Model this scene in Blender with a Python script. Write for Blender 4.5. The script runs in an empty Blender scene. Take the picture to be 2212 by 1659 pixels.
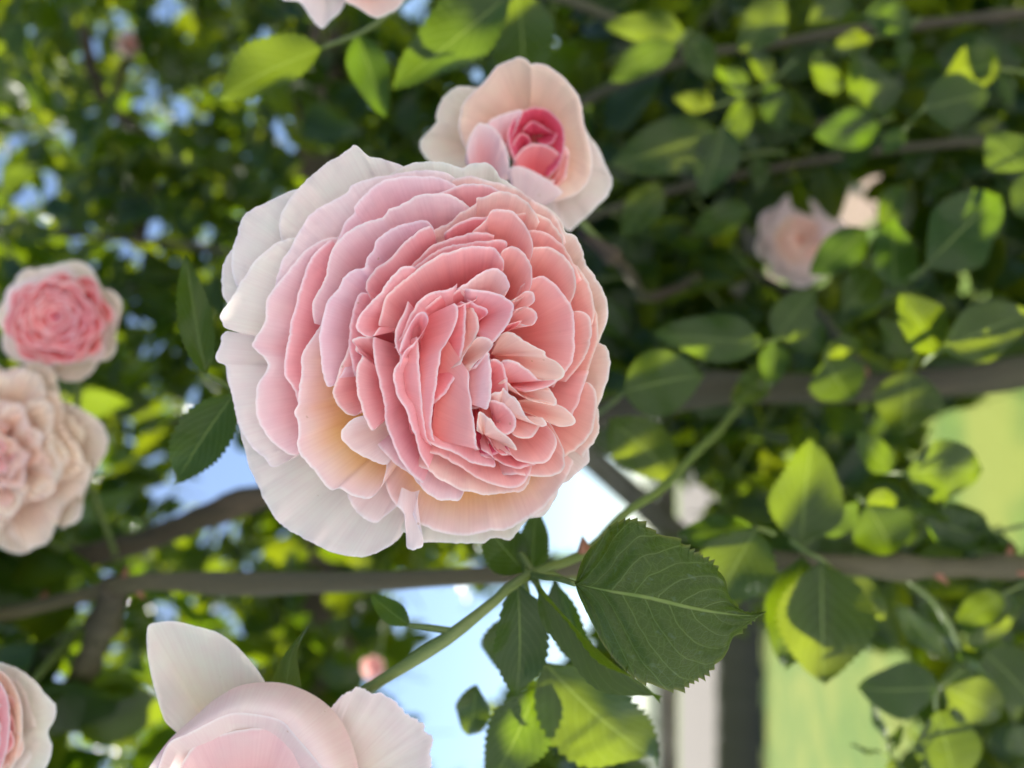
import bpy, math, random
import numpy as np
from mathutils import Vector, Matrix

random.seed(11)
rng = np.random.default_rng(11)
scn = bpy.context.scene
col = scn.collection

# ------------------------------------------------------------------ camera
CAM = np.array([0.0, 0.0, 1.5])
PITCH = math.radians(12.0)
FW = np.array([0, math.cos(PITCH), math.sin(PITCH)])
UP = np.array([0, -math.sin(PITCH), math.cos(PITCH)])
RT = np.array([1.0, 0, 0])
LENS, SENS = 26.0, 36.0
KPX = SENS / LENS / 2212.0           # metres per picture unit at 1 m
cam_d = bpy.data.cameras.new('camera')
cam = bpy.data.objects.new('camera', cam_d)
col.objects.link(cam)
# the phone was held upright: the world's up is the picture's left
mw = Matrix(((-UP[0], RT[0], -FW[0], CAM[0]), (-UP[1], RT[1], -FW[1], CAM[1]),
             (-UP[2], RT[2], -FW[2], CAM[2]), (0, 0, 0, 1)))
cam.matrix_world = mw
cam_d.lens = LENS
cam_d.sensor_width = SENS
cam_d.clip_start = 0.01
cam_d.clip_end = 3000
cam_d.dof.use_dof = True
cam_d.dof.focus_distance = 0.196
cam_d.dof.aperture_fstop = 5.6
cam_d.dof.aperture_blades = 0
scn.camera = cam

# ------------------------------------------------------------------ sky and sun
SUN_EL, SUN_AZ = math.radians(57), math.radians(-45)     # azimuth: from +Y towards +X
sdir = np.array([math.sin(SUN_AZ) * math.cos(SUN_EL), math.cos(SUN_AZ) * math.cos(SUN_EL), math.sin(SUN_EL)])
world = bpy.data.worlds.new('World')
scn.world = world
world.use_nodes = True
nt = world.node_tree
nt.nodes.clear()
sky = nt.nodes.new('ShaderNodeTexSky')
sky.sky_type = 'NISHITA'
sky.sun_disc = False
sky.sun_elevation = SUN_EL
sky.sun_rotation = SUN_AZ
sky.air_density = 1.0
sky.dust_density = 0.3
bg = nt.nodes.new('ShaderNodeBackground')
bg.inputs['Strength'].default_value = 0.085
wo = nt.nodes.new('ShaderNodeOutputWorld')
nt.links.new(sky.outputs[0], bg.inputs[0])
nt.links.new(bg.outputs[0], wo.inputs[0])
sl = bpy.data.lights.new('sun', 'SUN')
sl.energy = 5.0
sl.angle = math.radians(0.53)
sl.color = (1.0, 0.95, 0.86)
so = bpy.data.objects.new('sun', sl)
so.rotation_euler = Vector(sdir).to_track_quat('Z', 'Y').to_euler()
so.location = (3, 3, 6)
col.objects.link(so)
scn.view_settings.view_transform = 'Standard'
scn.view_settings.look = 'None'
scn.view_settings.gamma = 1
scn.view_settings.exposure = 1.3
scn.view_settings.use_curve_mapping = False
scn.render.engine = 'CYCLES'
scn.cycles.max_bounces = 5
scn.cycles.use_light_tree = False
scn.cycles.caustics_reflective = False
scn.cycles.caustics_refractive = False
scn.cycles.diffuse_bounces = 4
scn.cycles.transmission_bounces = 5
scn.cycles.glossy_bounces = 2
scn.cycles.transparent_max_bounces = 8


# ------------------------------------------------------------------ helpers
def P(px, py, d):
    """a direction in the 2212 x 1659 view, at depth d metres along the view axis"""
    return CAM + FW * d - UP * ((px - 1106) * KPX * d) + RT * ((829.5 - py) * KPX * d)


def PA(xy, d):
    xy = np.asarray(xy, float)
    d = np.broadcast_to(np.asarray(d, float), xy.shape[:-1])[..., None]
    return CAM + FW * d - UP * ((xy[..., 0:1] - 1106) * KPX * d) + RT * ((829.5 - xy[..., 1:2]) * KPX * d)


def tag(o, label=None, cat=None, group=None, kind=None):
    if label: o['label'] = label
    if cat: o['category'] = cat
    if group: o['group'] = group
    if kind: o['kind'] = kind
    return o


def empty(name, loc):
    o = bpy.data.objects.new(name, None)
    o.location = Vector(loc)
    o.empty_display_size = 0.02
    col.objects.link(o)
    return o


def mesh_obj(name, verts, faces, m, parent=None, smooth=True, uv=None, colr=None):
    """verts are world coordinates; a parent's location is taken off"""
    verts = np.asarray(verts, float)
    off = np.zeros(3)
    p = parent
    while p is not None:
        off = off + np.array(p.location)
        p = p.parent
    me = bpy.data.meshes.new(name)
    org = verts.mean(axis=0)
    me.from_pydata((verts - org).tolist(), [], faces)
    if smooth:
        me.polygons.foreach_set('use_smooth', [True] * len(me.polygons))
    if uv is not None:
        ul = me.uv_layers.new(name='UVMap')
        vi = np.zeros(len(me.loops), dtype=np.int32)
        me.loops.foreach_get('vertex_index', vi)
        ul.data.foreach_set('uv', np.asarray(uv, np.float32)[vi].ravel())
    if colr is not None:
        ca = me.color_attributes.new('Col', 'FLOAT_COLOR', 'POINT')
        c4 = np.ones((len(verts), 4), np.float32)
        c4[:, :3] = colr
        ca.data.foreach_set('color', c4.ravel())
    me.materials.append(m)
    me.update()
    o = bpy.data.objects.new(name, me)
    col.objects.link(o)
    o.parent = parent
    o.location = Vector(org - off)
    return o


def catmull(pts, n):
    pts = np.asarray(pts, float)
    if len(pts) == 2:
        return pts[0] + (pts[1] - pts[0]) * np.linspace(0, 1, n)[:, None]
    ext = np.vstack([2 * pts[0] - pts[1], pts, 2 * pts[-1] - pts[-2]])
    out = []
    for i in range(len(pts) - 1):
        p0, p1, p2, p3 = ext[i:i + 4]
        for t in np.linspace(0, 1, 14, endpoint=False):
            out.append(0.5 * ((2 * p1) + (-p0 + p2) * t + (2 * p0 - 5 * p1 + 4 * p2 - p3) * t * t
                              + (-p0 + 3 * p1 - 3 * p2 + p3) * t ** 3))
    out.append(pts[-1])
    out = np.array(out)
    seg = np.r_[0, np.cumsum(np.linalg.norm(np.diff(out[:, :2], axis=0), axis=1))]
    if seg[-1] == 0:
        seg = np.linspace(0, 1, len(out))
    q = np.linspace(0, seg[-1], n)
    return np.stack([np.interp(q, seg, out[:, k]) for k in range(out.shape[1])], axis=1)


def grid_faces(n, m_, flip=False):
    f = []
    for j in range(m_ - 1):
        for i in range(n - 1):
            a = j * n + i
            q = (a, a + 1, a + n + 1, a + n)
            f.append(q[::-1] if flip else q)
    return f


def tube(path, radii, sides=10, jitter=0.0, twist=0.0):
    path = np.asarray(path, float)
    n = len(path)
    radii = np.broadcast_to(np.asarray(radii, float), (n,))
    T = np.gradient(path, axis=0)
    T /= np.linalg.norm(T, axis=1)[:, None] + 1e-12
    ref = np.array([0.3, 0.9, 0.2])
    V, F = [], []
    for i in range(n):
        a = np.cross(T[i], ref); a /= np.linalg.norm(a)
        b = np.cross(T[i], a)
        ph = np.arange(sides) / sides * 2 * math.pi
        rr = radii[i] * (1 + jitter * (rng.random(sides) - .5))
        V.append(path[i] + rr[:, None] * (np.cos(ph)[:, None] * a + np.sin(ph)[:, None] * b))
    V = np.vstack(V)
    for i in range(n - 1):
        for k in range(sides):
            k2 = (k + 1) % sides
            F.append((i * sides + k, i * sides + k2, (i + 1) * sides + k2, (i + 1) * sides + k))
    F.append(tuple(range(sides))[::-1])
    F.append(tuple(range((n - 1) * sides, n * sides)))
    return V, F


# ------------------------------------------------------------------ materials
def new_mat(name):
    m = bpy.data.materials.new(name)
    m.use_nodes = True
    m.node_tree.nodes.clear()
    return m, m.node_tree.nodes, m.node_tree.links


def N(nodes, kind, **kw):
    n = nodes.new(kind)
    for k, v in kw.items():
        setattr(n, k, v)
    return n


def mixrgb(nd, lk, fac, a, b, blend='MIX'):
    m = nd.new('ShaderNodeMix')
    m.data_type = 'RGBA'
    m.blend_type = blend
    for sock, val in ((m.inputs[0], fac), (m.inputs[6], a), (m.inputs[7], b)):
        if hasattr(val, 'is_linked') or hasattr(val, 'links'):
            lk.new(val, sock)
        elif isinstance(val, (int, float)):
            sock.default_value = val
        else:
            sock.default_value = (*val, 1)
    return m.outputs[2]


def math_node(nd, lk, op, a, b=None, c=None):
    m = nd.new('ShaderNodeMath')
    m.operation = op
    for i, v in enumerate((a, b, c)):
        if v is None: continue
        if hasattr(v, 'links'):
            lk.new(v, m.inputs[i])
        else:
            m.inputs[i].default_value = v
    return m.outputs[0]


def ramp(nd, lk, fac, stops):
    r = nd.new('ShaderNodeValToRGB')
    while len(r.color_ramp.elements) > 1:
        r.color_ramp.elements.remove(r.color_ramp.elements[-1])
    r.color_ramp.elements[0].position = stops[0][0]
    r.color_ramp.elements[0].color = (*stops[0][1], 1)
    for p, c in stops[1:]:
        e = r.color_ramp.elements.new(p)
        e.color = (*c, 1)
    lk.new(fac, r.inputs[0])
    return r.outputs[0]


def petal_material():
    m, nd, lk = new_mat('rose_petal')
    at = N(nd, 'ShaderNodeAttribute', attribute_name='Col')
    uv = N(nd, 'ShaderNodeUVMap', uv_map='UVMap')
    mp = N(nd, 'ShaderNodeMapping')
    mp.inputs['Scale'].default_value = (1500, 45, 1)      # fine lines running from rim to base
    lk.new(uv.outputs[0], mp.inputs[0])
    vn = N(nd, 'ShaderNodeTexNoise')
    vn.inputs['Scale'].default_value = 1
    vn.inputs['Detail'].default_value = 2
    lk.new(mp.outputs[0], vn.inputs['Vector'])
    tc = N(nd, 'ShaderNodeTexCoord')
    bn = N(nd, 'ShaderNodeTexNoise')
    bn.inputs['Scale'].default_value = 140
    bn.inputs['Detail'].default_value = 2
    lk.new(tc.outputs['Object'], bn.inputs['Vector'])
    c1 = mixrgb(nd, lk, 1.0, at.outputs[0], ramp(nd, lk, vn.outputs[0], [(0.25, (.965, .93, .94)), (0.6, (1.0, 1.0, 1.0))]), 'MULTIPLY')
    c2 = mixrgb(nd, lk, 1.0, c1, ramp(nd, lk, bn.outputs[0], [(0.3, (1.0, .93, .945)), (0.7, (1.0, 1.0, .98))]), 'MULTIPLY')
    # small tan age spots
    sp = N(nd, 'ShaderNodeTexVoronoi')
    sp.inputs['Scale'].default_value = 190
    lk.new(tc.outputs['Object'], sp.inputs['Vector'])
    s1 = math_node(nd, lk, 'LESS_THAN', sp.outputs['Distance'], 0.07)
    s2 = math_node(nd, lk, 'GREATER_THAN', bn.outputs[0], 0.58)
    s3 = math_node(nd, lk, 'MULTIPLY', s1, s2)
    s4 = math_node(nd, lk, 'MULTIPLY', s3, 0.45)
    c3 = mixrgb(nd, lk, s4, c2, (.55, .33, .18))
    bmp = N(nd, 'ShaderNodeBump')
    bmp.inputs['Strength'].default_value = 0.22
    bmp.inputs['Distance'].default_value = 0.0002
    lk.new(vn.outputs[0], bmp.inputs['Height'])
    df = N(nd, 'ShaderNodeBsdfPrincipled')
    df.inputs['Roughness'].default_value = .55
    df.inputs['Specular IOR Level'].default_value = .35
    lk.new(c3, df.inputs['Base Color']); lk.new(bmp.outputs[0], df.inputs['Normal'])
    tr = N(nd, 'ShaderNodeBsdfTranslucent')
    lk.new(mixrgb(nd, lk, 1.0, c3, (1.0, .92, .87), 'MULTIPLY'), tr.inputs[0])
    m2 = N(nd, 'ShaderNodeMixShader'); m2.inputs[0].default_value = 0.42
    lk.new(df.outputs[0], m2.inputs[1]); lk.new(tr.outputs[0], m2.inputs[2])
    out = N(nd, 'ShaderNodeOutputMaterial')
    lk.new(m2.outputs[0], out.inputs[0])
    return m


def leaf_material(name, detail=False, stuff=False):
    m, nd, lk = new_mat(name)
    uv = N(nd, 'ShaderNodeUVMap', uv_map='UVMap')
    sx = N(nd, 'ShaderNodeSeparateXYZ')
    lk.new(uv.outputs[0], sx.inputs[0])
    U = sx.outputs[0]
    av = math_node(nd, lk, 'ABSOLUTE', math_node(nd, lk, 'SUBTRACT', sx.outputs[1], 0.5))   # 0 at midrib .. .5 rim
    if stuff:
        at = N(nd, 'ShaderNodeAttribute', attribute_name='Col')
        rnd = at.outputs['Fac']
    else:
        oi = N(nd, 'ShaderNodeObjectInfo')
        rnd = oi.outputs['Random']
    if stuff:
        cf0 = mixrgb(nd, lk, rnd, (.005, .021, .007), (.013, .032, .005))
        ct0 = mixrgb(nd, lk, rnd, (.28, .48, .006), (.54, .64, .012))
        df = N(nd, 'ShaderNodeBsdfPrincipled')
        df.inputs['Roughness'].default_value = .32
        df.inputs['Specular IOR Level'].default_value = .35
        lk.new(cf0, df.inputs['Base Color'])
        tr = N(nd, 'ShaderNodeBsdfTranslucent'); lk.new(ct0, tr.inputs[0])
        m2 = N(nd, 'ShaderNodeMixShader'); m2.inputs[0].default_value = 0.30
        lk.new(df.outputs[0], m2.inputs[1]); lk.new(tr.outputs[0], m2.inputs[2])
        out = N(nd, 'ShaderNodeOutputMaterial'); lk.new(m2.outputs[0], out.inputs[0])
        return m
    tc = N(nd, 'ShaderNodeTexCoord')
    wob = N(nd, 'ShaderNodeTexNoise')
    wob.inputs['Scale'].default_value = 9
    lk.new(uv.outputs[0], wob.inputs['Vector'])
    # side veins leave the midrib at a slant and bend toward the tip
    bend = math_node(nd, lk, 'MULTIPLY', math_node(nd, lk, 'POWER', av, 1.25), 0.95)
    su = math_node(nd, lk, 'SUBTRACT', U, bend)
    su = math_node(nd, lk, 'ADD', su, math_node(nd, lk, 'MULTIPLY', wob.outputs[0], 0.03))
    side = math_node(nd, lk, 'MULTIPLY', math_node(nd, lk, 'SIGN', math_node(nd, lk, 'SUBTRACT', sx.outputs[1], 0.5)), 0.03)
    su = math_node(nd, lk, 'ADD', su, side)
    fr = math_node(nd, lk, 'FRACT', math_node(nd, lk, 'MULTIPLY', su, 8.5))
    tri = math_node(nd, lk, 'ABSOLUTE', math_node(nd, lk, 'SUBTRACT', fr, 0.5))
    mr = N(nd, 'ShaderNodeMapRange'); mr.inputs[1].default_value = 0.045; mr.inputs[2].default_value = 0.015
    lk.new(tri, mr.inputs[0])
    mid = N(nd, 'ShaderNodeMapRange'); mid.inputs[1].default_value = 0.016; mid.inputs[2].default_value = 0.008
    lk.new(av, mid.inputs[0])
    vein = math_node(nd, lk, 'MAXIMUM', math_node(nd, lk, 'MULTIPLY', mr.outputs[0], 0.55), mid.outputs[0])
    if detail:
        vm = N(nd, 'ShaderNodeMapping'); vm.inputs['Scale'].default_value = (20, 17, 1)
        lk.new(uv.outputs[0], vm.inputs[0])
        for sc, wt, th in ((1.0, .24, .04), (2.6, .14, .06)):
            vo = N(nd, 'ShaderNodeTexVoronoi', feature='DISTANCE_TO_EDGE')
            vo.inputs['Scale'].default_value = sc
            lk.new(vm.outputs[0], vo.inputs['Vector'])
            r = N(nd, 'ShaderNodeMapRange'); r.inputs[1].default_value = th; r.inputs[2].default_value = th * .25
            lk.new(vo.outputs[0], r.inputs[0])
            vein = math_node(nd, lk, 'MAXIMUM', vein, math_node(nd, lk, 'MULTIPLY', r.outputs[0], wt))
    blot = N(nd, 'ShaderNodeTexNoise')
    blot.inputs['Scale'].default_value = 5 if not detail else 4
    blot.inputs['Detail'].default_value = 5
    lk.new(uv.outputs[0], blot.inputs['Vector'])
    gA = mixrgb(nd, lk, rnd, (.004, .020, .009), (.010, .029, .006))
    gB = mixrgb(nd, lk, blot.outputs[0], gA, (.012, .031, .006))
    cf = mixrgb(nd, lk, math_node(nd, lk, 'MULTIPLY', vein, .75), gB, (.20, .27, .075))
    if detail:
        ed = N(nd, 'ShaderNodeMapRange'); ed.inputs[1].default_value = 0.475; ed.inputs[2].default_value = 0.5
        lk.new(av, ed.inputs[0])
        cf = mixrgb(nd, lk, math_node(nd, lk, 'MULTIPLY', ed.outputs[0], .6), cf, (.18, .16, .05))
        dn = N(nd, 'ShaderNodeTexNoise'); dn.inputs['Scale'].default_value = 14; dn.inputs['Detail'].default_value = 6
        lk.new(uv.outputs[0], dn.inputs['Vector'])
        dr = N(nd, 'ShaderNodeMapRange'); dr.inputs[1].default_value = 0.62; dr.inputs[2].default_value = 0.74
        lk.new(dn.outputs[0], dr.inputs[0])
        cf = mixrgb(nd, lk, math_node(nd, lk, 'MULTIPLY', dr.outputs[0], .35), cf, (.16, .22, .17))
    tA = mixrgb(nd, lk, rnd, (.26, .46, .006), (.50, .61, .012))
    ct = mixrgb(nd, lk, math_node(nd, lk, 'MULTIPLY', vein, .5), tA, (.55, .68, .10))
    bmp = N(nd, 'ShaderNodeBump')
    bmp.inputs['Strength'].default_value = 0.5
    bmp.inputs['Distance'].default_value = 0.0006
    lk.new(math_node(nd, lk, 'ADD', math_node(nd, lk, 'MULTIPLY', vein, -1.0), blot.outputs[0]), bmp.inputs['Height'])
    df = N(nd, 'ShaderNodeBsdfPrincipled')
    df.inputs['Roughness'].default_value = .32
    df.inputs['Specular IOR Level'].default_value = .3
    lk.new(cf, df.inputs['Base Color'])
    if not stuff: lk.new(bmp.outputs[0], df.inputs['Normal'])
    tr = N(nd, 'ShaderNodeBsdfTranslucent'); lk.new(ct, tr.inputs[0])
    m2 = N(nd, 'ShaderNodeMixShader'); m2.inputs[0].default_value = 0.30
    lk.new(df.outputs[0], m2.inputs[1]); lk.new(tr.outputs[0], m2.inputs[2])
    out = N(nd, 'ShaderNodeOutputMaterial'); lk.new(m2.outputs[0], out.inputs[0])
    return m


def noise_mat(name, c1, c2, scale, rough=.8, stretch=(1, 1, 1), bump=.3, bdist=.002, c3=None):
    m, nd, lk = new_mat(name)
    tc = N(nd, 'ShaderNodeTexCoord')
    mp = N(nd, 'ShaderNodeMapping'); mp.inputs['Scale'].default_value = stretch
    lk.new(tc.outputs['Object'], mp.inputs[0])
    n = N(nd, 'ShaderNodeTexNoise'); n.inputs['Scale'].default_value = scale; n.inputs['Detail'].default_value = 6
    n.inputs['Roughness'].default_value = .65
    lk.new(mp.outputs[0], n.inputs['Vector'])
    st = [(0.32, c1), (0.68, c2)]
    c = ramp(nd, lk, n.outputs[0], st)
    if c3:
        n2 = N(nd, 'ShaderNodeTexNoise'); n2.inputs['Scale'].default_value = scale * .17; n2.inputs['Detail'].default_value = 3
        lk.new(mp.outputs[0], n2.inputs['Vector'])
        c = mixrgb(nd, lk, ramp(nd, lk, n2.outputs[0], [(.42, (0, 0, 0)), (.62, (1, 1, 1))]), c, c3)
    b = N(nd, 'ShaderNodeBump'); b.inputs['Strength'].default_value = bump; b.inputs['Distance'].default_value = bdist
    lk.new(n.outputs[0], b.inputs['Height'])
    pr = N(nd, 'ShaderNodeBsdfPrincipled')
    lk.new(c, pr.inputs['Base Color']); lk.new(b.outputs[0], pr.inputs['Normal'])
    pr.inputs['Roughness'].default_value = rough
    out = N(nd, 'ShaderNodeOutputMaterial'); lk.new(pr.outputs[0], out.inputs[0])
    return m


M_PETAL = petal_material()
M_LEAF = leaf_material('rose_leaf')
M_LEAFD = leaf_material('rose_leaf_detailed', detail=True)
M_LEAFS = leaf_material('rose_foliage', stuff=True)
M_STEM = noise_mat('green_stem', (.075, .12, .025), (.13, .17, .04), 90, .45, (1, 1, .3), .2, .0005)
M_CANE = noise_mat('cane_bark', (.012, .008, .005), (.065, .045, .026), 50, .75, (1, 1, .2), 1.0, .003, (.045, .045, .02))
M_CANEO = noise_mat('olive_cane_bark', (.026, .025, .010), (.095, .08, .035), 45, .7, (1, 1, .2), 1.0, .002, (.07, .06, .03))
M_THORN = noise_mat('thorn', (.16, .05, .03), (.26, .11, .06), 120, .5)
M_WOODD = noise_mat('dark_weathered_wood', (.05, .04, .03), (.15, .12, .09), 14, .85, (6, 6, 1), .6, .004)
M_WOODP = noise_mat('pale_weathered_wood', (.22, .19, .15), (.42, .37, .31), 14, .85, (6, 1, 6), .6, .004)
M_GRASS = noise_mat('lawn_grass', (.035, .08, .003), (.095, .155, .007), 9, .9, (1, 1, 1), .8, .03, (.135, .16, .014))
M_BOUNCE = noise_mat('bounce_grey', (.48, .47, .46), (.66, .65, .64), 40, .95, (1, 1, 1), .8, .02, (.58, .57, .55))  # pale tone chosen to bounce sunlight up at the main rose
M_TAN = noise_mat('tan_soil_path', (.15, .11, .07), (.30, .23, .16), 30, .95, (1, 1, 1), .8, .02, (.24, .17, .13))
M_KERB = noise_mat('grey_concrete', (.25, .25, .25), (.42, .42, .41), 20, .9)
M_HEDGE = noise_mat('wooded_hill', (.08, .10, .07), (.15, .17, .11), .3, .9)
M_PALE = noise_mat('pale_gravel', (.09, .08, .065), (.19, .165, .135), 3, .95)

# ------------------------------------------------------------------ ground
def sheet(name, pts, z, m, kind='structure'):
    o = mesh_obj(name, [(x, y, z) for x, y in pts], [tuple(range(len(pts)))], m, smooth=False)
    tag(o, kind=kind)
    return o


sheet('lawn', [(-900, -60), (900, -60), (900, 1500), (-900, 1500)], 0.0, M_GRASS)
sheet('bounce_ground', [(-30, -40), (30, -40), (30, .75), (-30, .75)], 0.006, M_BOUNCE)  # unseen pale sheet added around the camera as a neutral light reflector
sheet('side_path', [(1.0, 1.6), (2.6, 1.6), (5.2, 11.8), (1.5, 11.8)], 0.010, M_TAN)


def box(c, s, R=None, bev=0.0):
    x, y, z = np.array(s) / 2
    v = np.array([(-x, -y, -z), (x, -y, -z), (x, y, -z), (-x, y, -z), (-x, -y, z), (x, -y, z), (x, y, z), (-x, y, z)])
    if R is not None: v = v @ np.array(R).T
    f = [(0, 3, 2, 1), (4, 5, 6, 7), (0, 1, 5, 4), (1, 2, 6, 5), (2, 3, 7, 6), (3, 0, 4, 7)]
    return v + np.array(c), f


def add_box(name, c, s, m, parent, R=None, bev=.004):
    v, f = box(c, s, R)
    o = mesh_obj(name, v, f, m, parent, smooth=False)
    b = o.modifiers.new('bevel', 'BEVEL'); b.width = bev; b.segments = 2
    return o


# concrete edging strip along the lawn
ed = empty('lawn_edging', (0.15, 2.9, 0))
tag(ed, 'grey concrete edging strip set in the lawn below the leaves', 'edging')
for i in range(7):
    add_box('edging_block', (-0.25 + i * .4, 2.98 + .05 * i, 0.03), (.39, .10, .10), M_KERB, ed, bev=.01)

# close-boarded fence at the end of the lawn
fn = empty('wooden_fence', (-1.5, 12.6, 0))
tag(fn, 'dark brown wooden board fence with a pale top rail beyond the lawn', 'fence')
for i in range(54):
    x = -8 + i * .22
    add_box('board', (x, 12.6 + .012 * (i % 2), .36 + random.uniform(-.012, .012)), (.217, .025, .70), M_WOODD, fn)
for i in range(6):
    add_box('fence_post', (-8 + i * 2.3, 12.70, .38), (.10, .10, .76), M_WOODD, fn)
add_box('top_rail', (-2.2, 12.62, .74), (12.1, .14, .05), M_WOODP, fn)
sheet('gravel_yard', [(-60, 13.2), (60, 13.2), (60, 120), (-60, 120)], 0.008, M_PALE)
hv, hf = [], []
for i in range(121):
    x = -420 + 7 * i
    hgt = 9 + 4 * math.sin(i * .23) + 2.5 * math.sin(i * .61 + 1) + random.uniform(0, 2)
    hv += [(x, 300, -1), (x, 312, hgt), (x, 360, hgt * 1.15)]
for i in range(120):
    for j in range(2):
        a = i * 3 + j
        hf.append((a, a + 3, a + 4, a + 1))
hills = mesh_obj('hills', hv, hf, M_HEDGE)
tag(hills, kind='structure')


# ------------------------------------------------------------------ timber arbour that carries the rose
ab = empty('wooden_arbour', (0.0, 0.98, 0))
tag(ab, 'weathered timber arbour behind the roses, with beam and slanting brace', 'arbour')


def beam_between(name, a, b, w, h, m):
    a, b = np.array(a), np.array(b)
    L = np.linalg.norm(b - a)
    q = Vector(b - a).to_track_quat('Z', 'Y').to_matrix()
    return add_box(name, (a + b) / 2, (w, h, L), m, ab, R=[list(r) for r in q], bev=.003)


bx_beam = P(765, 1440, 1.0)
postL, postR = P(1106, 1830, 1.0)[0], P(1106, -170, 1.0)[0]
py = bx_beam[1]
beam_between('post', (postL, py, 0), (postL, py, 2.15), .07, .07, M_WOODD)
beam_between('post', (postR, py, 0), (postR, py, 2.15), .07, .07, M_WOODD)
beam_between('beam', (postL - .05, py - .062, bx_beam[2]), (postR + .05, py - .062, bx_beam[2] + .02), .055, .05, M_WOODD)
pa, pb = P(1225, 940, 1.0), P(1560, 1225, 1.0)
beam_between('brace', (pa[0], py + .05, pa[2]), (pb[0], py + .05, pb[2]), .036, .03, M_WOODP)
pa, pb = P(1432, 700, 1.0), P(1445, 1800, 1.0)
beam_between('cross_rail', (postL, py + .06, pb[2]), (postR, py + .06, pa[2]), .024, .022, M_WOODP)

# ------------------------------------------------------------------ rose petals
ZA = lambda pts: [(450 + .4067 * x, 296.2 + .4067 * y) for x, y in pts]
ZB = lambda pts: [(450 + .4067 * x, 658.3 + .4067 * y) for x, y in pts]
ZH = lambda pts: [(877.8 + .2646 * x, 82.3 + .2646 * y) for x, y in pts]
ZQ = lambda pts: [(.4298 * x, 521.2 + .4298 * y) for x, y in pts]
ZV = lambda pts: [(.434 * x, 1261.8 + .434 * y) for x, y in pts]
ZX = lambda pts: [(548.6 + .3968 * x, .3968 * y) for x, y in pts]

# rim, body near the rim, body deep down, millimetres over which near turns to deep
PAL = {
    'W':  ((.90, .88, .87), (.88, .85, .80), (.88, .82, .66), 34),
    'WP': ((.92, .86, .88), (.89, .78, .78), (.88, .66, .61), 24),
    'LP': ((.93, .83, .89), (.90, .68, .74), (.88, .41, .45), 12),
    'P':  ((.95, .79, .83), (.93, .52, .55), (.88, .25, .27), 9),
    'S':  ((.94, .78, .77), (.93, .55, .53), (.90, .31, .28), 12),
    'SP': ((.94, .84, .81), (.92, .69, .64), (.90, .44, .38), 12),
    'D':  ((.94, .68, .73), (.90, .34, .37), (.84, .15, .17), 8),
    'DD': ((.84, .32, .44), (.76, .13, .23), (.62, .05, .10), 6),
    'Y':  ((.93, .82, .86), (.90, .68, .69), (.94, .55, .20), 13),
    'LB': ((.93, .85, .89), (.91, .67, .71), (.90, .46, .46), 24),
    'C':  ((.90, .84, .78), (.89, .79, .70), (.88, .69, .56), 14),
    'PE': ((.90, .74, .71), (.89, .68, .58), (.87, .55, .43), 14),
}
CURL_W, KMUL = 2.4, 1.15


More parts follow.
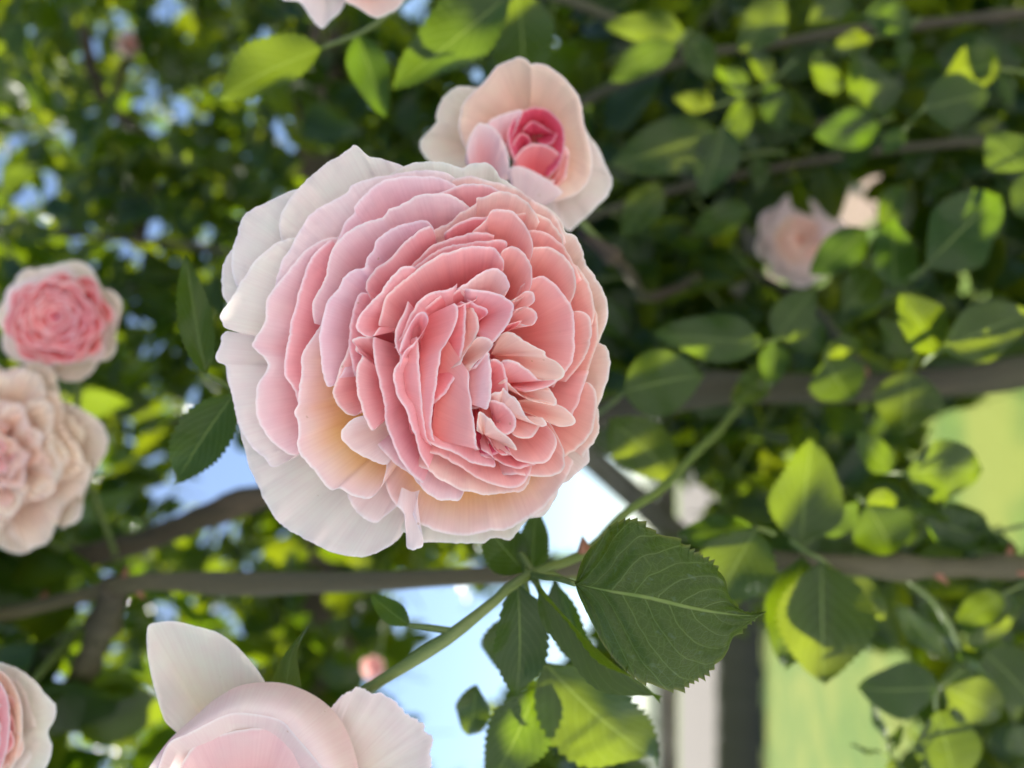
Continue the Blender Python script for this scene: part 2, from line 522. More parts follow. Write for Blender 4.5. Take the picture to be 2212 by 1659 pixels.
def petal(root, rim, z, pal, base, d0, k=1.0, zb=42, ruf=.35, curl=.55, jit=1.0, tmax=.93, name='petal', bulge=0.0, tuck=2.2):
    rim = np.asarray(rim, float)
    mmpx = 1000 * KPX * d0
    length = np.linalg.norm(np.diff(rim, axis=0), axis=1).sum()
    n = int(np.clip(length * mmpx / .55, 18, 120))
    zz = np.asarray(z, float)
    if zz.ndim == 0:
        key = np.c_[rim, np.full(len(rim), float(z))]
    else:
        key = np.c_[rim, np.interp(np.linspace(0, 1, len(rim)), np.linspace(0, 1, len(zz)), zz)]
    r = catmull(key, n)
    rp, rz = r[:, :2], r[:, 2]
    s = np.r_[0, np.cumsum(np.linalg.norm(np.diff(rp, axis=0), axis=1))] * mmpx
    # small irregular bites and scallops of the rim
    base = np.asarray(base, float)
    if base.ndim == 2:
        base = base[0] + (base[1] - base[0]) * np.linspace(0, 1, n)[:, None]
    inw = base - rp
    dist = np.linalg.norm(inw, axis=1) * mmpx
    inw_u = inw / (np.linalg.norm(inw, axis=1)[:, None] + 1e-9)
    wob = np.zeros(n)
    dep = np.zeros(n)
    for lam, a in ((1.3, .55), (2.1, .7), (3.7, .8), (7.0, 1.0), (13.0, 1.1)):
        lam *= random.uniform(.85, 1.2)
        wob += a * np.sin(2 * math.pi * s / lam + random.uniform(0, 6.28)) * (.5 + .5 * np.sin(s / random.uniform(2, 5) + random.uniform(0, 6)))
    for lam, a in ((3.7, .3), (6.5, .6), (15, 1.3)):
        dep += a * np.sin(2 * math.pi * s / (lam * random.uniform(.8, 1.25)) + random.uniform(0, 6.28)) * (.55 + .45 * np.sin(s / random.uniform(4, 8) + random.uniform(0, 6)))
    rp = rp - inw_u * (wob * jit * 1.0)[:, None] / (mmpx / .119)
    ends = np.abs(2 * s / s[-1] - 1)
    w1, w2, w3, w4 = [random.uniform(0, 6.28) for _ in range(4)]
    ts = np.r_[0, .006, .014, .024, .036, .05, .066, .085, .107, .133, .165, .20, .24, .29, .35, .42, .50, .59, .69, .80, .9, 1.0] * tmax
    V, UV, C = [], [], []
    rimc, near, deep, L = [np.array(q) for q in PAL[pal]]
    hj = 1 + rng.normal(0, .018, 3)
    for t in ts:
        p = rp + (base - rp) * t
        dm = dist * t
        dz = zb - rz
        depth = zb - dz * np.exp(-KMUL * k * dm / np.maximum(dz, 1))
        depth = depth + curl * np.clip(1 - dm / CURL_W, 0, 1) ** 2
        depth = depth + .45 * (np.sin(p[:, 0] / 41 + w1) * np.sin(p[:, 1] / 37 + w2) + .5 * np.sin(p[:, 0] / 19 + p[:, 1] / 23 + w3)) * np.clip(dm / 3, 0, 1)
        depth = depth - bulge * np.sin(np.pi * np.clip(t / tmax, 0, 1)) ** 1.3
        depth = depth + tuck * np.clip((ends - .78) / .22, 0, 1) ** 2
        depth = depth + ruf * dep * np.exp(-dm / 4.0)
        V.append(PA(p, d0 + depth / 1000))
        UV.append(np.c_[s / 1000, dm / 1000])
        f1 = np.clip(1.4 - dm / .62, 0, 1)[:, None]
        f2 = np.clip(dm / L, 0, 1)[:, None]
        f2 = f2 * f2 * (3 - 2 * f2)
        f2 = .25 * np.clip(dm / L, 0, 1)[:, None] + .75 * f2
        c = near + (deep - near) * f2
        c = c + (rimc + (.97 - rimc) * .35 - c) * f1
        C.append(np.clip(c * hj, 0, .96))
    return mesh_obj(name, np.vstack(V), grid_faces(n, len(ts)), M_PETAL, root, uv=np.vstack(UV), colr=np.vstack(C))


def loft(root, c1, z1, c2, z2, pal, d0, bulge=3, name='petal'):
    """a petal seen on its outside: from its far silhouette to its near lip"""
    n = 60
    a, b = catmull(c1, n), catmull(c2, n)
    mm = 1000 * KPX * d0
    s = np.linspace(0, 1, n) * np.linalg.norm(np.diff(a, axis=0), axis=1).sum() * mm
    V, UV, C = [], [], []
    rimc, near, deep, L = [np.array(q) for q in PAL[pal]]
    w = np.zeros(n)
    for lam, am in ((4.1, .3), (7.3, .6)):
        w += am * np.sin(2 * math.pi * s / lam + random.uniform(0, 6))
    for t in np.linspace(0, 1, 22):
        e = 1 - (1 - t) ** 1.6
        p = a + (b - a) * t
        dpt = z1 + (z2 - z1) * e - bulge * math.sin(math.pi * t) * .5 + .15 * w * t
        dm = np.linalg.norm(b - p, axis=1) * mm
        V.append(PA(p, d0 + dpt / 1000))
        UV.append(np.c_[s / 1000, dm / 1000])
        f2 = np.clip(dm / L, 0, 1)[:, None]
        c = near + (deep - near) * f2
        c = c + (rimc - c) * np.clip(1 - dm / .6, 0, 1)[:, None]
        C.append(c)
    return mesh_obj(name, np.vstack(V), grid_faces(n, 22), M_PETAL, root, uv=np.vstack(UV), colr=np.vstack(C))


STEMS = []


def stem_path(name, pts, r, m, parent, sides=10, n=40, jitter=.06):
    pts = catmull(np.array(pts), n) if len(pts) > 2 else np.array(pts)
    rr = np.interp(np.linspace(0, 1, len(pts)), np.linspace(0, 1, np.size(r)), np.atleast_1d(r))
    v, f = tube(pts, rr, sides, jitter)
    return mesh_obj(name, v, f, m, parent)


def receptacle(root, px, py, d, rad, to, bend=None):
    """green cup behind the petals and the stalk that joins the plant"""
    a = P(px, py, d)
    prof = [(.0, -.4), (.75, -.35), (1.0, 0), (.95, .5), (.7, 1.0), (.35, 1.35), (.22, 1.6)]
    V, F = [], []
    ns = 14
    ax = FW; e1 = UP; e2 = RT
    for rr, zz in prof:
        for q in range(ns):
            ph = q / ns * 2 * math.pi
            V.append(a + ax * zz * rad + (e1 * math.cos(ph) + e2 * math.sin(ph)) * rr * rad)
    for j in range(len(prof) - 1):
        for q in range(ns):
            q2 = (q + 1) % ns
            F.append((j * ns + q, j * ns + q2, (j + 1) * ns + q2, (j + 1) * ns + q))
    mesh_obj('hip', V, F, M_STEM, root)
    b = a + ax * 1.5 * rad
    pts = [b, b + ax * .012] + [np.array(t) for t in (bend or [])] + [np.array(to)]
    stem_path('stem', pts, [rad * .26, rad * .22], M_STEM, root)


# ---------------------------------------------------------------- the open rose
main = empty('rose_bloom', P(1000, 800, .232))
tag(main, 'large fully open pale pink rose with densely ruffled quartered centre and white outer petals', 'rose', 'rose blooms on the climbing rose')
D0 = .186
BC = (1010, 800)


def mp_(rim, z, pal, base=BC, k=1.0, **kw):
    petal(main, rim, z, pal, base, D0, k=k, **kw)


# deep heart behind the traced petals
for (r_, z_, n_, a0_) in ((78, 17, 6, .2), (48, 15.5, 5, .9), (24, 15, 3, .4)):
    for i_ in range(n_):
        aa_ = np.linspace(-.9, .9, 9) * math.pi / n_ * 1.5 + a0_ + i_ * 2 * math.pi / n_
        mp_(np.c_[1022 + r_ * np.cos(aa_), 805 + r_ * np.sin(aa_)], z_, 'D', base=(1020, 806), k=1.0, zb=40)
# outer whites
mp_(ZA([(385, 560), (380, 430), (430, 330), (480, 270), (560, 195), (640, 130), (700, 95), (750, 60), (778, 43), (805, 58), (850, 100), (930, 115), (1040, 160), (1150, 260)]), 25, 'W', k=.22, ruf=.5)
mp_(ZA([(560, 270), (440, 285), (330, 335), (240, 378), (180, 430), (160, 490), (150, 530), (128, 590), (125, 660), (135, 760), (180, 860)]), 28, 'W', k=.15, ruf=.5)
mp_(ZA([(200, 500), (125, 595), (85, 660), (70, 740), (72, 820), (90, 870), (160, 950)]), 31, 'W', k=.1, ruf=.3)
mp_(ZA([(500, 530), (400, 545), (320, 590), (240, 670), (180, 760), (120, 860), (85, 910), (63, 955), (75, 985), (85, 1010), (150, 1035), (260, 1062), (330, 1080)]), 23, 'W', k=.3, ruf=.4)
mp_(ZA([(300, 1075), (150, 1042), (100, 1030), (70, 1055), (65, 1100), (38, 1165), (50, 1195), (90, 1220), (115, 1330), (145, 1450), (165, 1540), (220, 1630), (290, 1700), (345, 1752), (420, 1720), (520, 1650)]), [25, 26, 24, 22, 20], 'W', k=.3, ruf=.45)
mp_(ZB([(90, 240), (92, 330), (110, 440), (140, 540), (150, 600), (180, 720), (215, 850), (270, 980), (310, 1060), (360, 1140), (430, 1200), (490, 1230), (560, 1270), (640, 1310), (720, 1330), (820, 1340), (880, 1325), (930, 1300), (1010, 1245), (1070, 1150)]), 28, 'W', k=.18, ruf=.6)
mp_(ZA([(940, 260), (960, 205), (1050, 150), (1150, 128), (1230, 135), (1300, 148), (1350, 160), (1400, 140), (1450, 135), (1490, 140), (1530, 180), (1550, 215), (1600, 240), (1700, 320)]), 24, 'W', k=.3, ruf=.5)
mp_(ZB([(1000, 1180), (1060, 1225), (1100, 1262), (1180, 1262), (1320, 1265), (1450, 1268), (1500, 1245), (1530, 1240), (1600, 1250), (1640, 1210), (1700, 1140), (1790, 1115), (1850, 1010), (1870, 900)]), 27, 'W', k=.3, ruf=.4)
mp_(ZB([(2040, 520), (2075, 560), (2072, 640), (2060, 700), (2025, 750), (2025, 830), (1985, 870), (1920, 930), (1860, 960), (1850, 1010), (1800, 1090), (1750, 1120), (1700, 1130), (1620, 1180)]), 25, 'WP', k=.35)
mp_(ZA([(1700, 340), (1760, 352), (1820, 385), (1880, 450), (1900, 500), (1950, 525), (1990, 600), (2000, 660), (2060, 745), (2100, 820), (2122, 900), (2122, 960), (2100, 1030), (2075, 1090)]), 21, 'SP', k=.5)
mp_(ZA([(2030, 1070), (2085, 1095), (2120, 1125), (2135, 1190), (2122, 1290), (2090, 1380), (2070, 1450), (2075, 1540), (2060, 1600), (1990, 1700)]), 22, 'SP', k=.5)
# second ring
mp_(ZA([(345, 850), (360, 760), (395, 650), (440, 580), (500, 470), (560, 390), (650, 345), (740, 290), (760, 255), (840, 225), (960, 200), (1100, 180), (1240, 180), (1330, 230)]), 20, 'WP', k=.4)
mp_(ZA([(690, 530), (600, 545), (530, 590), (470, 650), (420, 715), (365, 780), (320, 850), (302, 920), (300, 965), (285, 1010), (240, 1080), (235, 1112), (262, 1142), (295, 1170), (312, 1215), (290, 1270), (262, 1320), (250, 1400), (255, 1470), (280, 1540), (330, 1610), (400, 1670), (465, 1690), (540, 1640)]), 18, 'LP', k=.5, ruf=.4)
mp_(ZA([(650, 545), (560, 620), (500, 760), (460, 900), (430, 1040), (405, 1180), (410, 1270), (450, 1330), (480, 1420), (560, 1500)]), 15.5, 'P', k=.7)
mp_(ZA([(640, 700), (660, 610), (690, 540), (720, 460), (775, 405), (775, 375), (800, 340), (850, 285), (900, 245), (970, 218), (1080, 207), (1180, 207), (1250, 222), (1310, 255), (1360, 300)]), 16.5, 'LP', k=.6)
mp_(ZA([(1180, 330), (1240, 290), (1320, 260), (1400, 245), (1480, 250), (1540, 280), (1600, 310)]), 16.5, 'P', k=.7)
mp_(ZA([(1290, 225), (1390, 205), (1500, 235), (1600, 255), (1660, 285), (1720, 330), (1760, 355), (1820, 390), (1860, 445), (1885, 500), (1900, 560)]), 17.5, 'SP', k=.6, ruf=.5)
mp_(ZA([(565, 990), (550, 920), (555, 865), (590, 810), (620, 750), (635, 680), (650, 610), (680, 560), (740, 505), (800, 468), (870, 440), (930, 420), (960, 382), (1010, 365), (1060, 338), (1120, 305), (1200, 296), (1280, 305), (1340, 335), (1400, 380)]), 13, 'LP', k=.8, ruf=.45)
mp_(ZB([(660, 20), (620, 80), (560, 160), (510, 240), (492, 300), (497, 350), (480, 440), (478, 520), (458, 570), (475, 620), (478, 700), (470, 740), (490, 800), (540, 850), (590, 920), (650, 985), (700, 975), (760, 1010), (830, 1030), (880, 1015), (920, 960), (945, 870), (940, 780)]), 13.3, 'Y', k=.6, ruf=.35)
mp_(ZB([(730, 980), (745, 1030), (770, 1080), (820, 1130), (890, 1160), (930, 1130), (1000, 1075), (1040, 1050)]), 20, 'WP', k=.5)
mp_(ZB([(920, 860), (950, 980), (990, 1060), (1050, 1120), (1130, 1170), (1250, 1215), (1360, 1225), (1480, 1205), (1600, 1190), (1700, 1130), (1780, 1080), (1840, 1010), (1900, 920), (1940, 830)]), 19, 'Y', k=.55)
mp_(ZB([(1000, 1070), (1035, 1100), (1045, 1180), (1050, 1240), (1057, 1290), (1100, 1300), (1138, 1285), (1140, 1240), (1110, 1170), (1085, 1110)]), 17.5, 'WP', base=((868, 1050), (908, 1055)), k=.1, zb=21, tuck=0)
# left inner straps
mp_(ZA([(850, 640), (832, 690), (770, 705), (720, 745), (690, 805), (640, 855), (615, 940), (598, 1000), (588, 1080), (598, 1180), (612, 1280), (640, 1327), (690, 1290), (740, 1180)]), 9.5, 'LP', base=(960, 760), k=.85)
mp_(ZB([(760, 180), (735, 250), (700, 330), (670, 430), (665, 480), (690, 540), (740, 580), (785, 588), (830, 540)]), 9, 'P', k=1.0)
mp_(ZA([(820, 720), (845, 640), (880, 590), (895, 545), (950, 500), (1020, 465), (1090, 452), (1160, 445), (1195, 480)]), 10, 'LP', k=1.1)
mp_(ZA([(860, 860), (835, 800), (850, 745), (900, 690), (960, 650), (1020, 580), (1090, 520), (1130, 490), (1178, 470), (1200, 500)]), 7.8, 'P', k=1.3)
mp_(ZA([(1150, 560), (1190, 500), (1240, 470), (1290, 450), (1340, 400), (1420, 355), (1425, 322), (1465, 315), (1540, 290), (1620, 300), (1690, 340), (1730, 390), (1760, 450)]), 12, 'SP', k=1.0, ruf=.5)
mp_(ZA([(1250, 510), (1290, 480), (1330, 455), (1400, 430), (1460, 425), (1500, 410)]), 9.5, 'D', k=1.3)
mp_(ZA([(1600, 420), (1640, 405), (1700, 400), (1760, 415), (1810, 440), (1860, 495), (1885, 545), (1880, 620)]), 14.5, 'S', k=.8, ruf=.4)
mp_(ZA([(1680, 500), (1740, 490), (1800, 510), (1850, 545), (1890, 580), (1930, 650), (1960, 700), (1985, 760)]), 13.6, 'S', k=.8, ruf=.4)
mp_(ZA([(1390, 540), (1405, 500), (1440, 470), (1480, 430), (1500, 393), (1540, 380), (1590, 385), (1640, 415), (1690, 480), (1720, 540), (1725, 600), (1700, 690)]), 8.5, 'S', k=1.0)
mp_(ZA([(1880, 600), (1930, 660), (1990, 720), (2030, 800), (2045, 870), (2052, 930), (2040, 1000)]), 15, 'S', k=.8, ruf=.4)
mp_(ZA([(2030, 850), (2058, 920), (2072, 1000), (2065, 1100), (2040, 1180), (2000, 1290), (1960, 1380)]), 16, 'S', k=.8, ruf=.35)
mp_(ZA([(1690, 640), (1720, 590), (1780, 580), (1850, 600), (1920, 670), (1955, 760), (1945, 830), (1925, 880), (1900, 940)]), 10.5, 'S', k=.9)
mp_(ZA([(1920, 930), (1955, 922), (2000, 930), (2030, 965), (2032, 1080), (2000, 1170), (1950, 1240), (1900, 1300)]), 12, 'S', k=.9)
mp_(ZA([(1660, 790), (1720, 750), (1780, 740), (1850, 790), (1920, 880), (1945, 960), (1945, 1050), (1940, 1180), (1890, 1260), (1830, 1330)]), 9.5, 'S', base=(1060, 740), k=.75)
mp_(ZA([(1960, 1330), (2000, 1300), (2040, 1320), (2062, 1370), (2060, 1460), (2040, 1550), (1980, 1640), (1890, 1700), (1800, 1740)]), 14.5, 'S', k=.8)
mp_(ZA([(2020, 1240), (2005, 1290), (1985, 1350), (1960, 1430), (1900, 1520)]), 13, 'S', k=.9)
# bottom inner
mp_(ZB([(850, 600), (830, 588), (770, 605), (730, 640), (708, 680), (720, 730), (770, 775), (830, 810), (900, 840), (945, 848), (975, 820)]), [7, 7.5, 9, 10, 9.5], 'WP', base=(950, 880), k=.9)
mp_(ZB([(900, 740), (965, 820), (1010, 860), (1060, 890), (1100, 930), (1150, 990), (1215, 1035), (1280, 1042), (1330, 1040), (1355, 1000), (1375, 940)]), 10.5, 'LP', k=.9, ruf=.5)
mp_(ZB([(1040, 800), (1090, 850), (1170, 880), (1220, 920), (1280, 955), (1340, 985), (1430, 1000), (1470, 1010), (1560, 1005), (1610, 995), (1660, 995), (1700, 950), (1720, 880)]), 9.3, 'SP', k=1.0, ruf=.5)
mp_(ZB([(1130, 770), (1220, 800), (1300, 840), (1380, 890), (1450, 930), (1520, 960), (1600, 975), (1660, 960), (1700, 915), (1720, 860)]), 8, 'S', k=1.0)
mp_(ZB([(1560, 900), (1690, 908), (1780, 915), (1840, 905), (1885, 870), (1892, 790), (1870, 730), (1830, 650), (1790, 600)]), 9, 'S', k=.8)
mp_(ZB([(1500, 770), (1560, 790), (1600, 795), (1650, 832), (1720, 843), (1790, 838), (1830, 800), (1850, 740), (1840, 690), (1800, 640)]), 7.5, 'S', k=.8)
mp_(ZB([(1440, 800), (1520, 825), (1580, 855), (1650, 868), (1740, 850)]), 8, 'D', k=1.0)
mp_(ZB([(1090, 680), (1160, 730), (1230, 760), (1300, 785), (1400, 842), (1480, 853), (1518, 866), (1525, 845), (1505, 805), (1450, 770)]), 6.5, 'P', k=1.2)
mp_(ZB([(1150, 690), (1250, 745), (1330, 770), (1400, 775), (1460, 765), (1490, 740), (1480, 700)]), 10, 'D', k=1.2)
# top inner arcs
mp_(ZA([(1050, 730), (1090, 670), (1150, 610), (1200, 570), (1260, 545), (1340, 520), (1420, 505), (1480, 510), (1520, 520)]), 8, 'P', k=1.2, ruf=.45)
mp_(ZA([(1060, 740), (1100, 685), (1160, 640), (1240, 590), (1320, 570), (1400, 555), (1500, 550), (1560, 545), (1588, 562), (1580, 610)]), 6.8, 'P', k=1.3, ruf=.5)
mp_(ZA([(1540, 640), (1565, 600), (1620, 580), (1680, 620), (1720, 700), (1712, 800), (1670, 850), (1600, 880)]), 7.5, 'S', k=1.0)
mp_(ZA([(905, 1000), (915, 940), (940, 860), (1000, 790), (1100, 710), (1200, 640), (1300, 600), (1380, 580), (1450, 580), (1520, 590), (1565, 645), (1570, 700)]), 5.3, 'P', k=1.1, ruf=.35)
mp_(ZA([(1300, 810), (1320, 800), (1390, 762), (1430, 730), (1490, 700), (1540, 700), (1580, 735), (1602, 785), (1580, 840)]), 5.5, 'SP', base=(1030, 690), k=.9)
mp_(ZA([(1600, 870), (1640, 850), (1690, 815), (1725, 830), (1735, 870), (1700, 900), (1660, 915)]), 6.5, 'S', base=(1070, 700), k=.8, zb=22, ruf=.6)
mp_(ZA([(1620, 920), (1680, 900), (1730, 920), (1750, 960), (1720, 1000), (1660, 990)]), 6.8, 'S', base=(1070, 720), k=.8, zb=24, ruf=.5)
mp_(ZA([(990, 1120), (1030, 1040), (1080, 930), (1130, 860), (1190, 820), (1250, 815), (1300, 797), (1322, 775)]), 4.2, 'P', base=(985, 740), k=1.2)
mp_(ZA([(1130, 930), (1170, 890), (1220, 850), (1300, 825), (1360, 805), (1430, 850), (1370, 880), (1300, 900)]), 6.2, 'D', base=(985, 720), k=1.2, zb=30)
mp_(ZA([(1370, 860), (1420, 885), (1480, 912), (1482, 940), (1440, 968)]), 6.2, 'D', base=(1000, 720), k=1.0, zb=25)
mp_(ZA([(1350, 800), (1400, 808), (1480, 818), (1540, 832), (1600, 862), (1622, 892), (1610, 955), (1570, 1030), (1510, 1092), (1480, 1100)]), 5, 'P', base=(1005, 700), k=.8, zb=26)
mp_(ZA([(1560, 1000), (1620, 985), (1665, 975), (1640, 1005), (1590, 1030)]), 7.5, 'D', base=(1060, 735), k=.8, zb=22)
# left-centre blades
mp_(ZA([(1100, 690), (1040, 685), (990, 720), (940, 780), (910, 830), (850, 890), (800, 950), (782, 1010), (810, 1045), (868, 1060), (905, 1010)]), 4.8, 'P', base=(930, 700), k=1.0, zb=30)
mp_(ZA([(850, 830), (810, 830), (780, 880), (755, 980), (748, 1080), (760, 1200), (780, 1270)]), 7.4, 'P', k=1.2)
mp_(ZB([(880, 170), (860, 172), (800, 172), (762, 190), (785, 222), (780, 245), (812, 262), (810, 285), (790, 330), (785, 400), (792, 470), (812, 545), (850, 640), (872, 672), (900, 640)]), 5.2, 'P', base=(900, 850), k=1.1, ruf=.25)
mp_(ZB([(880, 170), (872, 215), (882, 300), (910, 420), (935, 540), (940, 620), (980, 740), (1030, 840), (1080, 900), (1140, 950)]), 4.4, 'P', k=1.5)
mp_(ZA([(1060, 870), (1030, 950), (1000, 1010), (988, 1070), (1000, 1130), (1020, 1175), (985, 1240), (985, 1310), (1005, 1380), (1055, 1460), (1075, 1530), (1100, 1600), (1125, 1690), (1170, 1760)]), 3.2, 'P', k=1.5)
mp_(ZA([(1015, 1230), (1040, 1140), (1100, 1085), (1135, 1040), (1167, 985), (1162, 945), (1132, 925), (1095, 955), (1060, 1010), (1030, 1080), (1010, 1160)]), 2.6, 'P', base=(895, 752), k=1.6, zb=26)
# centre: faces lit from the right-hand rims
mp_(ZA([(1345, 870), (1370, 890), (1365, 1000), (1357, 1100), (1330, 1230), (1280, 1330), (1215, 1405), (1190, 1420)]), 5.6, 'D', base=((945, 680), (915, 850)), k=.75, zb=26)
mp_(ZA([(1310, 880), (1328, 905), (1318, 985), (1280, 1070), (1240, 1135), (1230, 1200), (1212, 1300), (1200, 1400), (1190, 1480), (1186, 1550), (1202, 1615)]), 4.2, 'P', base=((905, 690), (900, 935)), k=.7, zb=26, tuck=.6)
mp_(ZA([(1110, 1060), (1118, 1140), (1125, 1250), (1135, 1400), (1148, 1520), (1165, 1600), (1185, 1640)]), 4.8, 'P', base=((862, 740), (882, 930)), k=.7, zb=24, tuck=.6)
mp_(ZA([(1395, 880), (1432, 970), (1437, 1020), (1410, 1090), (1355, 1148), (1320, 1160)]), 6.8, 'S', base=((975, 670), (960, 760)), k=.8, zb=24)
mp_(ZA([(1330, 1230), (1350, 1180), (1400, 1095), (1440, 1060), (1490, 1070), (1510, 1108), (1480, 1150), (1420, 1200), (1375, 1255)]), 4.6, 'SP', base=(965, 800), k=.9, zb=24)
mp_(ZA([(1370, 1230), (1385, 1260), (1386, 1330), (1400, 1420), (1412, 1520), (1425, 1625), (1435, 1660)]), 3.6, 'S', base=((955, 715), (922, 945)), k=.55, zb=22, tuck=.4)
mp_(ZA([(1420, 1230), (1455, 1180), (1487, 1140), (1500, 1210), (1506, 1300), (1500, 1380), (1480, 1447), (1450, 1430)]), 3.2, 'LP', base=((1000, 800), (1000, 870)), k=.8, zb=22)
mp_(ZA([(1480, 1190), (1520, 1180), (1560, 1200), (1585, 1280), (1592, 1360), (1570, 1400)]), 5, 'D', base=(1030, 850), k=.8, zb=24)
# right-centre wedge petals
mp_(ZA([(1530, 1070), (1560, 1045), (1620, 1040), (1680, 1080), (1740, 1115), (1790, 1140), (1795, 1165), (1860, 1200), (1897, 1250), (1875, 1282), (1800, 1292), (1740, 1290)]), [7.5, 6.5, 5.0, 4.5, 6], 'SP', base=(1058, 768), k=.55, zb=22)
mp_(ZA([(1550, 1200), (1570, 1185), (1630, 1190), (1700, 1232), (1757, 1290), (1850, 1290), (1815, 1322), (1740, 1345), (1680, 1355)]), 4.4, 'P', base=(1070, 830), k=.7, zb=22)
mp_(ZA([(1560, 1250), (1600, 1310), (1650, 1360), (1700, 1395), (1780, 1415), (1848, 1422), (1830, 1360), (1800, 1320)]), 5.2, 'SP', base=(1075, 830), k=.6, zb=22)
mp_(ZA([(1690, 1390), (1780, 1400), (1850, 1420), (1905, 1445), (1952, 1500), (1930, 1530), (1860, 1537), (1790, 1505), (1740, 1480)]), 5.8, 'SP', base=(1085, 870), k=.5, zb=22)
mp_(ZA([(1490, 1370), (1520, 1358), (1555, 1352), (1567, 1330), (1590, 1360), (1640, 1390), (1680, 1470), (1730, 1520), (1770, 1538), (1802, 1525), (1780, 1490)]), 3.4, 'SP', base=(1075, 890), k=.8, zb=22)
mp_(ZA([(1480, 1400), (1510, 1395), (1560, 1410), (1610, 1450), (1632, 1510), (1620, 1560), (1580, 1585), (1540, 1570)]), 4.2, 'P', base=(1070, 912), k=1.1, zb=22)
mp_(ZA([(1500, 1450), (1530, 1460), (1556, 1500), (1560, 1540), (1530, 1560), (1505, 1540)]), 8.0, 'D', base=(1065, 915), k=1.0, zb=20)
mp_(ZA([(1425, 1560), (1430, 1500), (1442, 1455), (1490, 1490), (1545, 1555), (1600, 1600), (1642, 1665), (1590, 1640)]), 2.8, 'SP', base=(1045, 940), k=.7, zb=20)
mp_(ZA([(1600, 1560), (1630, 1590), (1690, 1600), (1740, 1580), (1765, 1530)]), 5.8, 'S', base=(1075, 890), k=.8, zb=24)
mp_(ZA([(1490, 1590), (1520, 1650), (1560, 1690), (1600, 1685)]), 7, 'D', base=(1040, 930), k=.8, zb=24)
mp_(ZA([(1440, 1700), (1500, 1690), (1550, 1680), (1610, 1690), (1590, 1640)]), 8, 'DD', base=(1020, 920), k=.8, zb=24)
CANE_J = P(1150, 1240, .245)
receptacle(main, 985, 800, .226, .0075, CANE_J, [P(1010, 960, .262), P(1080, 1120, .262)])

# ---------------------------------------------------------------- half-open rose behind
half = empty('rose_bloom', P(1150, 300, .29))
tag(half, 'half-open peach-pink rose with a deep pink cupped heart, behind the large open rose', 'rose', 'rose blooms on the climbing rose')
DH = .252
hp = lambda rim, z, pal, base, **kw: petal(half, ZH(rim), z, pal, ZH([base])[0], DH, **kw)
hp([(480, 1080), (300, 1060), (160, 980), (110, 850), (215, 720), (250, 680), (240, 640), (270, 540), (330, 450), (420, 395), (560, 400), (700, 420)], 20, 'C', (950, 850), k=.3)
hp([(1440, 700), (1490, 790), (1560, 880), (1620, 1020), (1680, 1150), (1650, 1280), (1560, 1370), (1450, 1480), (1330, 1570), (1240, 1500), (1100, 1380), (1000, 1300)], 18, 'WP', (1000, 900), k=.3)
hp([(560, 1000), (460, 860), (425, 720), (450, 560), (520, 460), (640, 350), (740, 230), (850, 175), (935, 155), (985, 178), (1018, 215), (1060, 205), (1150, 225), (1260, 300), (1350, 400), (1420, 500), (1450, 700), (1505, 900), (1510, 1100), (1420, 1250), (1200, 1340), (1050, 1330)], [10, 9, 7, 5, 5, 6, 8, 9, 10], 'PE', (1010, 830), k=.55, zb=40, curl=1.2)
for i_ in range(6):
    aa_ = np.linspace(-.8, .8, 9) + i_ * math.pi / 3
    hp(list(zip(1000 + 190 * np.cos(aa_), 860 + 190 * np.sin(aa_))), 15, 'D', (1000, 860), k=.8)
hp([(900, 1050), (830, 850), (850, 700), (930, 610), (1050, 560), (1180, 600), (1270, 700), (1295, 850), (1255, 1020), (1150, 1150)], 7.5, 'DD', (1030, 830), k=1.2)
hp([(940, 760), (1000, 690), (1080, 690), (1190, 770), (1230, 780), (1190, 860), (1090, 880)], 10.5, 'DD', (1040, 800), k=1.2)
hp([(840, 960), (870, 860), (930, 780), (1000, 800), (1030, 880), (1000, 960)], 9.5, 'DD', (960, 900), k=1.0)
hp([(860, 1030), (930, 920), (1010, 870), (1100, 860), (1190, 900), (1260, 960), (1250, 1060)], 8.5, 'D', (1000, 1200), k=.5, zb=24)
hp([(640, 720), (700, 660), (790, 620), (880, 595), (945, 590), (932, 650), (885, 760), (840, 850)], 7.5, 'LP', (720, 1050), k=.5, zb=26)
hp([(480, 1000), (500, 850), (540, 760), (590, 690), (650, 700), (730, 750), (790, 840), (830, 950), (845, 1070), (850, 1140)], 4, 'LP', (600, 1350), k=.35, zb=26)
hp([(1080, 1120), (1160, 1160), (1230, 1140), (1275, 1000), (1290, 880), (1330, 950), (1300, 1150)], 8, 'S', (1100, 1350), k=.5, zb=26)
hp([(820, 1100), (850, 1060), (900, 1040), (1000, 1070), (1130, 1140), (1265, 1242), (1250, 1290), (1180, 1320)], 2.5, 'WP', (930, 1500), k=.35, zb=26)
receptacle(half, *ZH([(1010, 860)])[0], .297, .008, P(1330, 560, .40), [P(1220, 440, .37)])


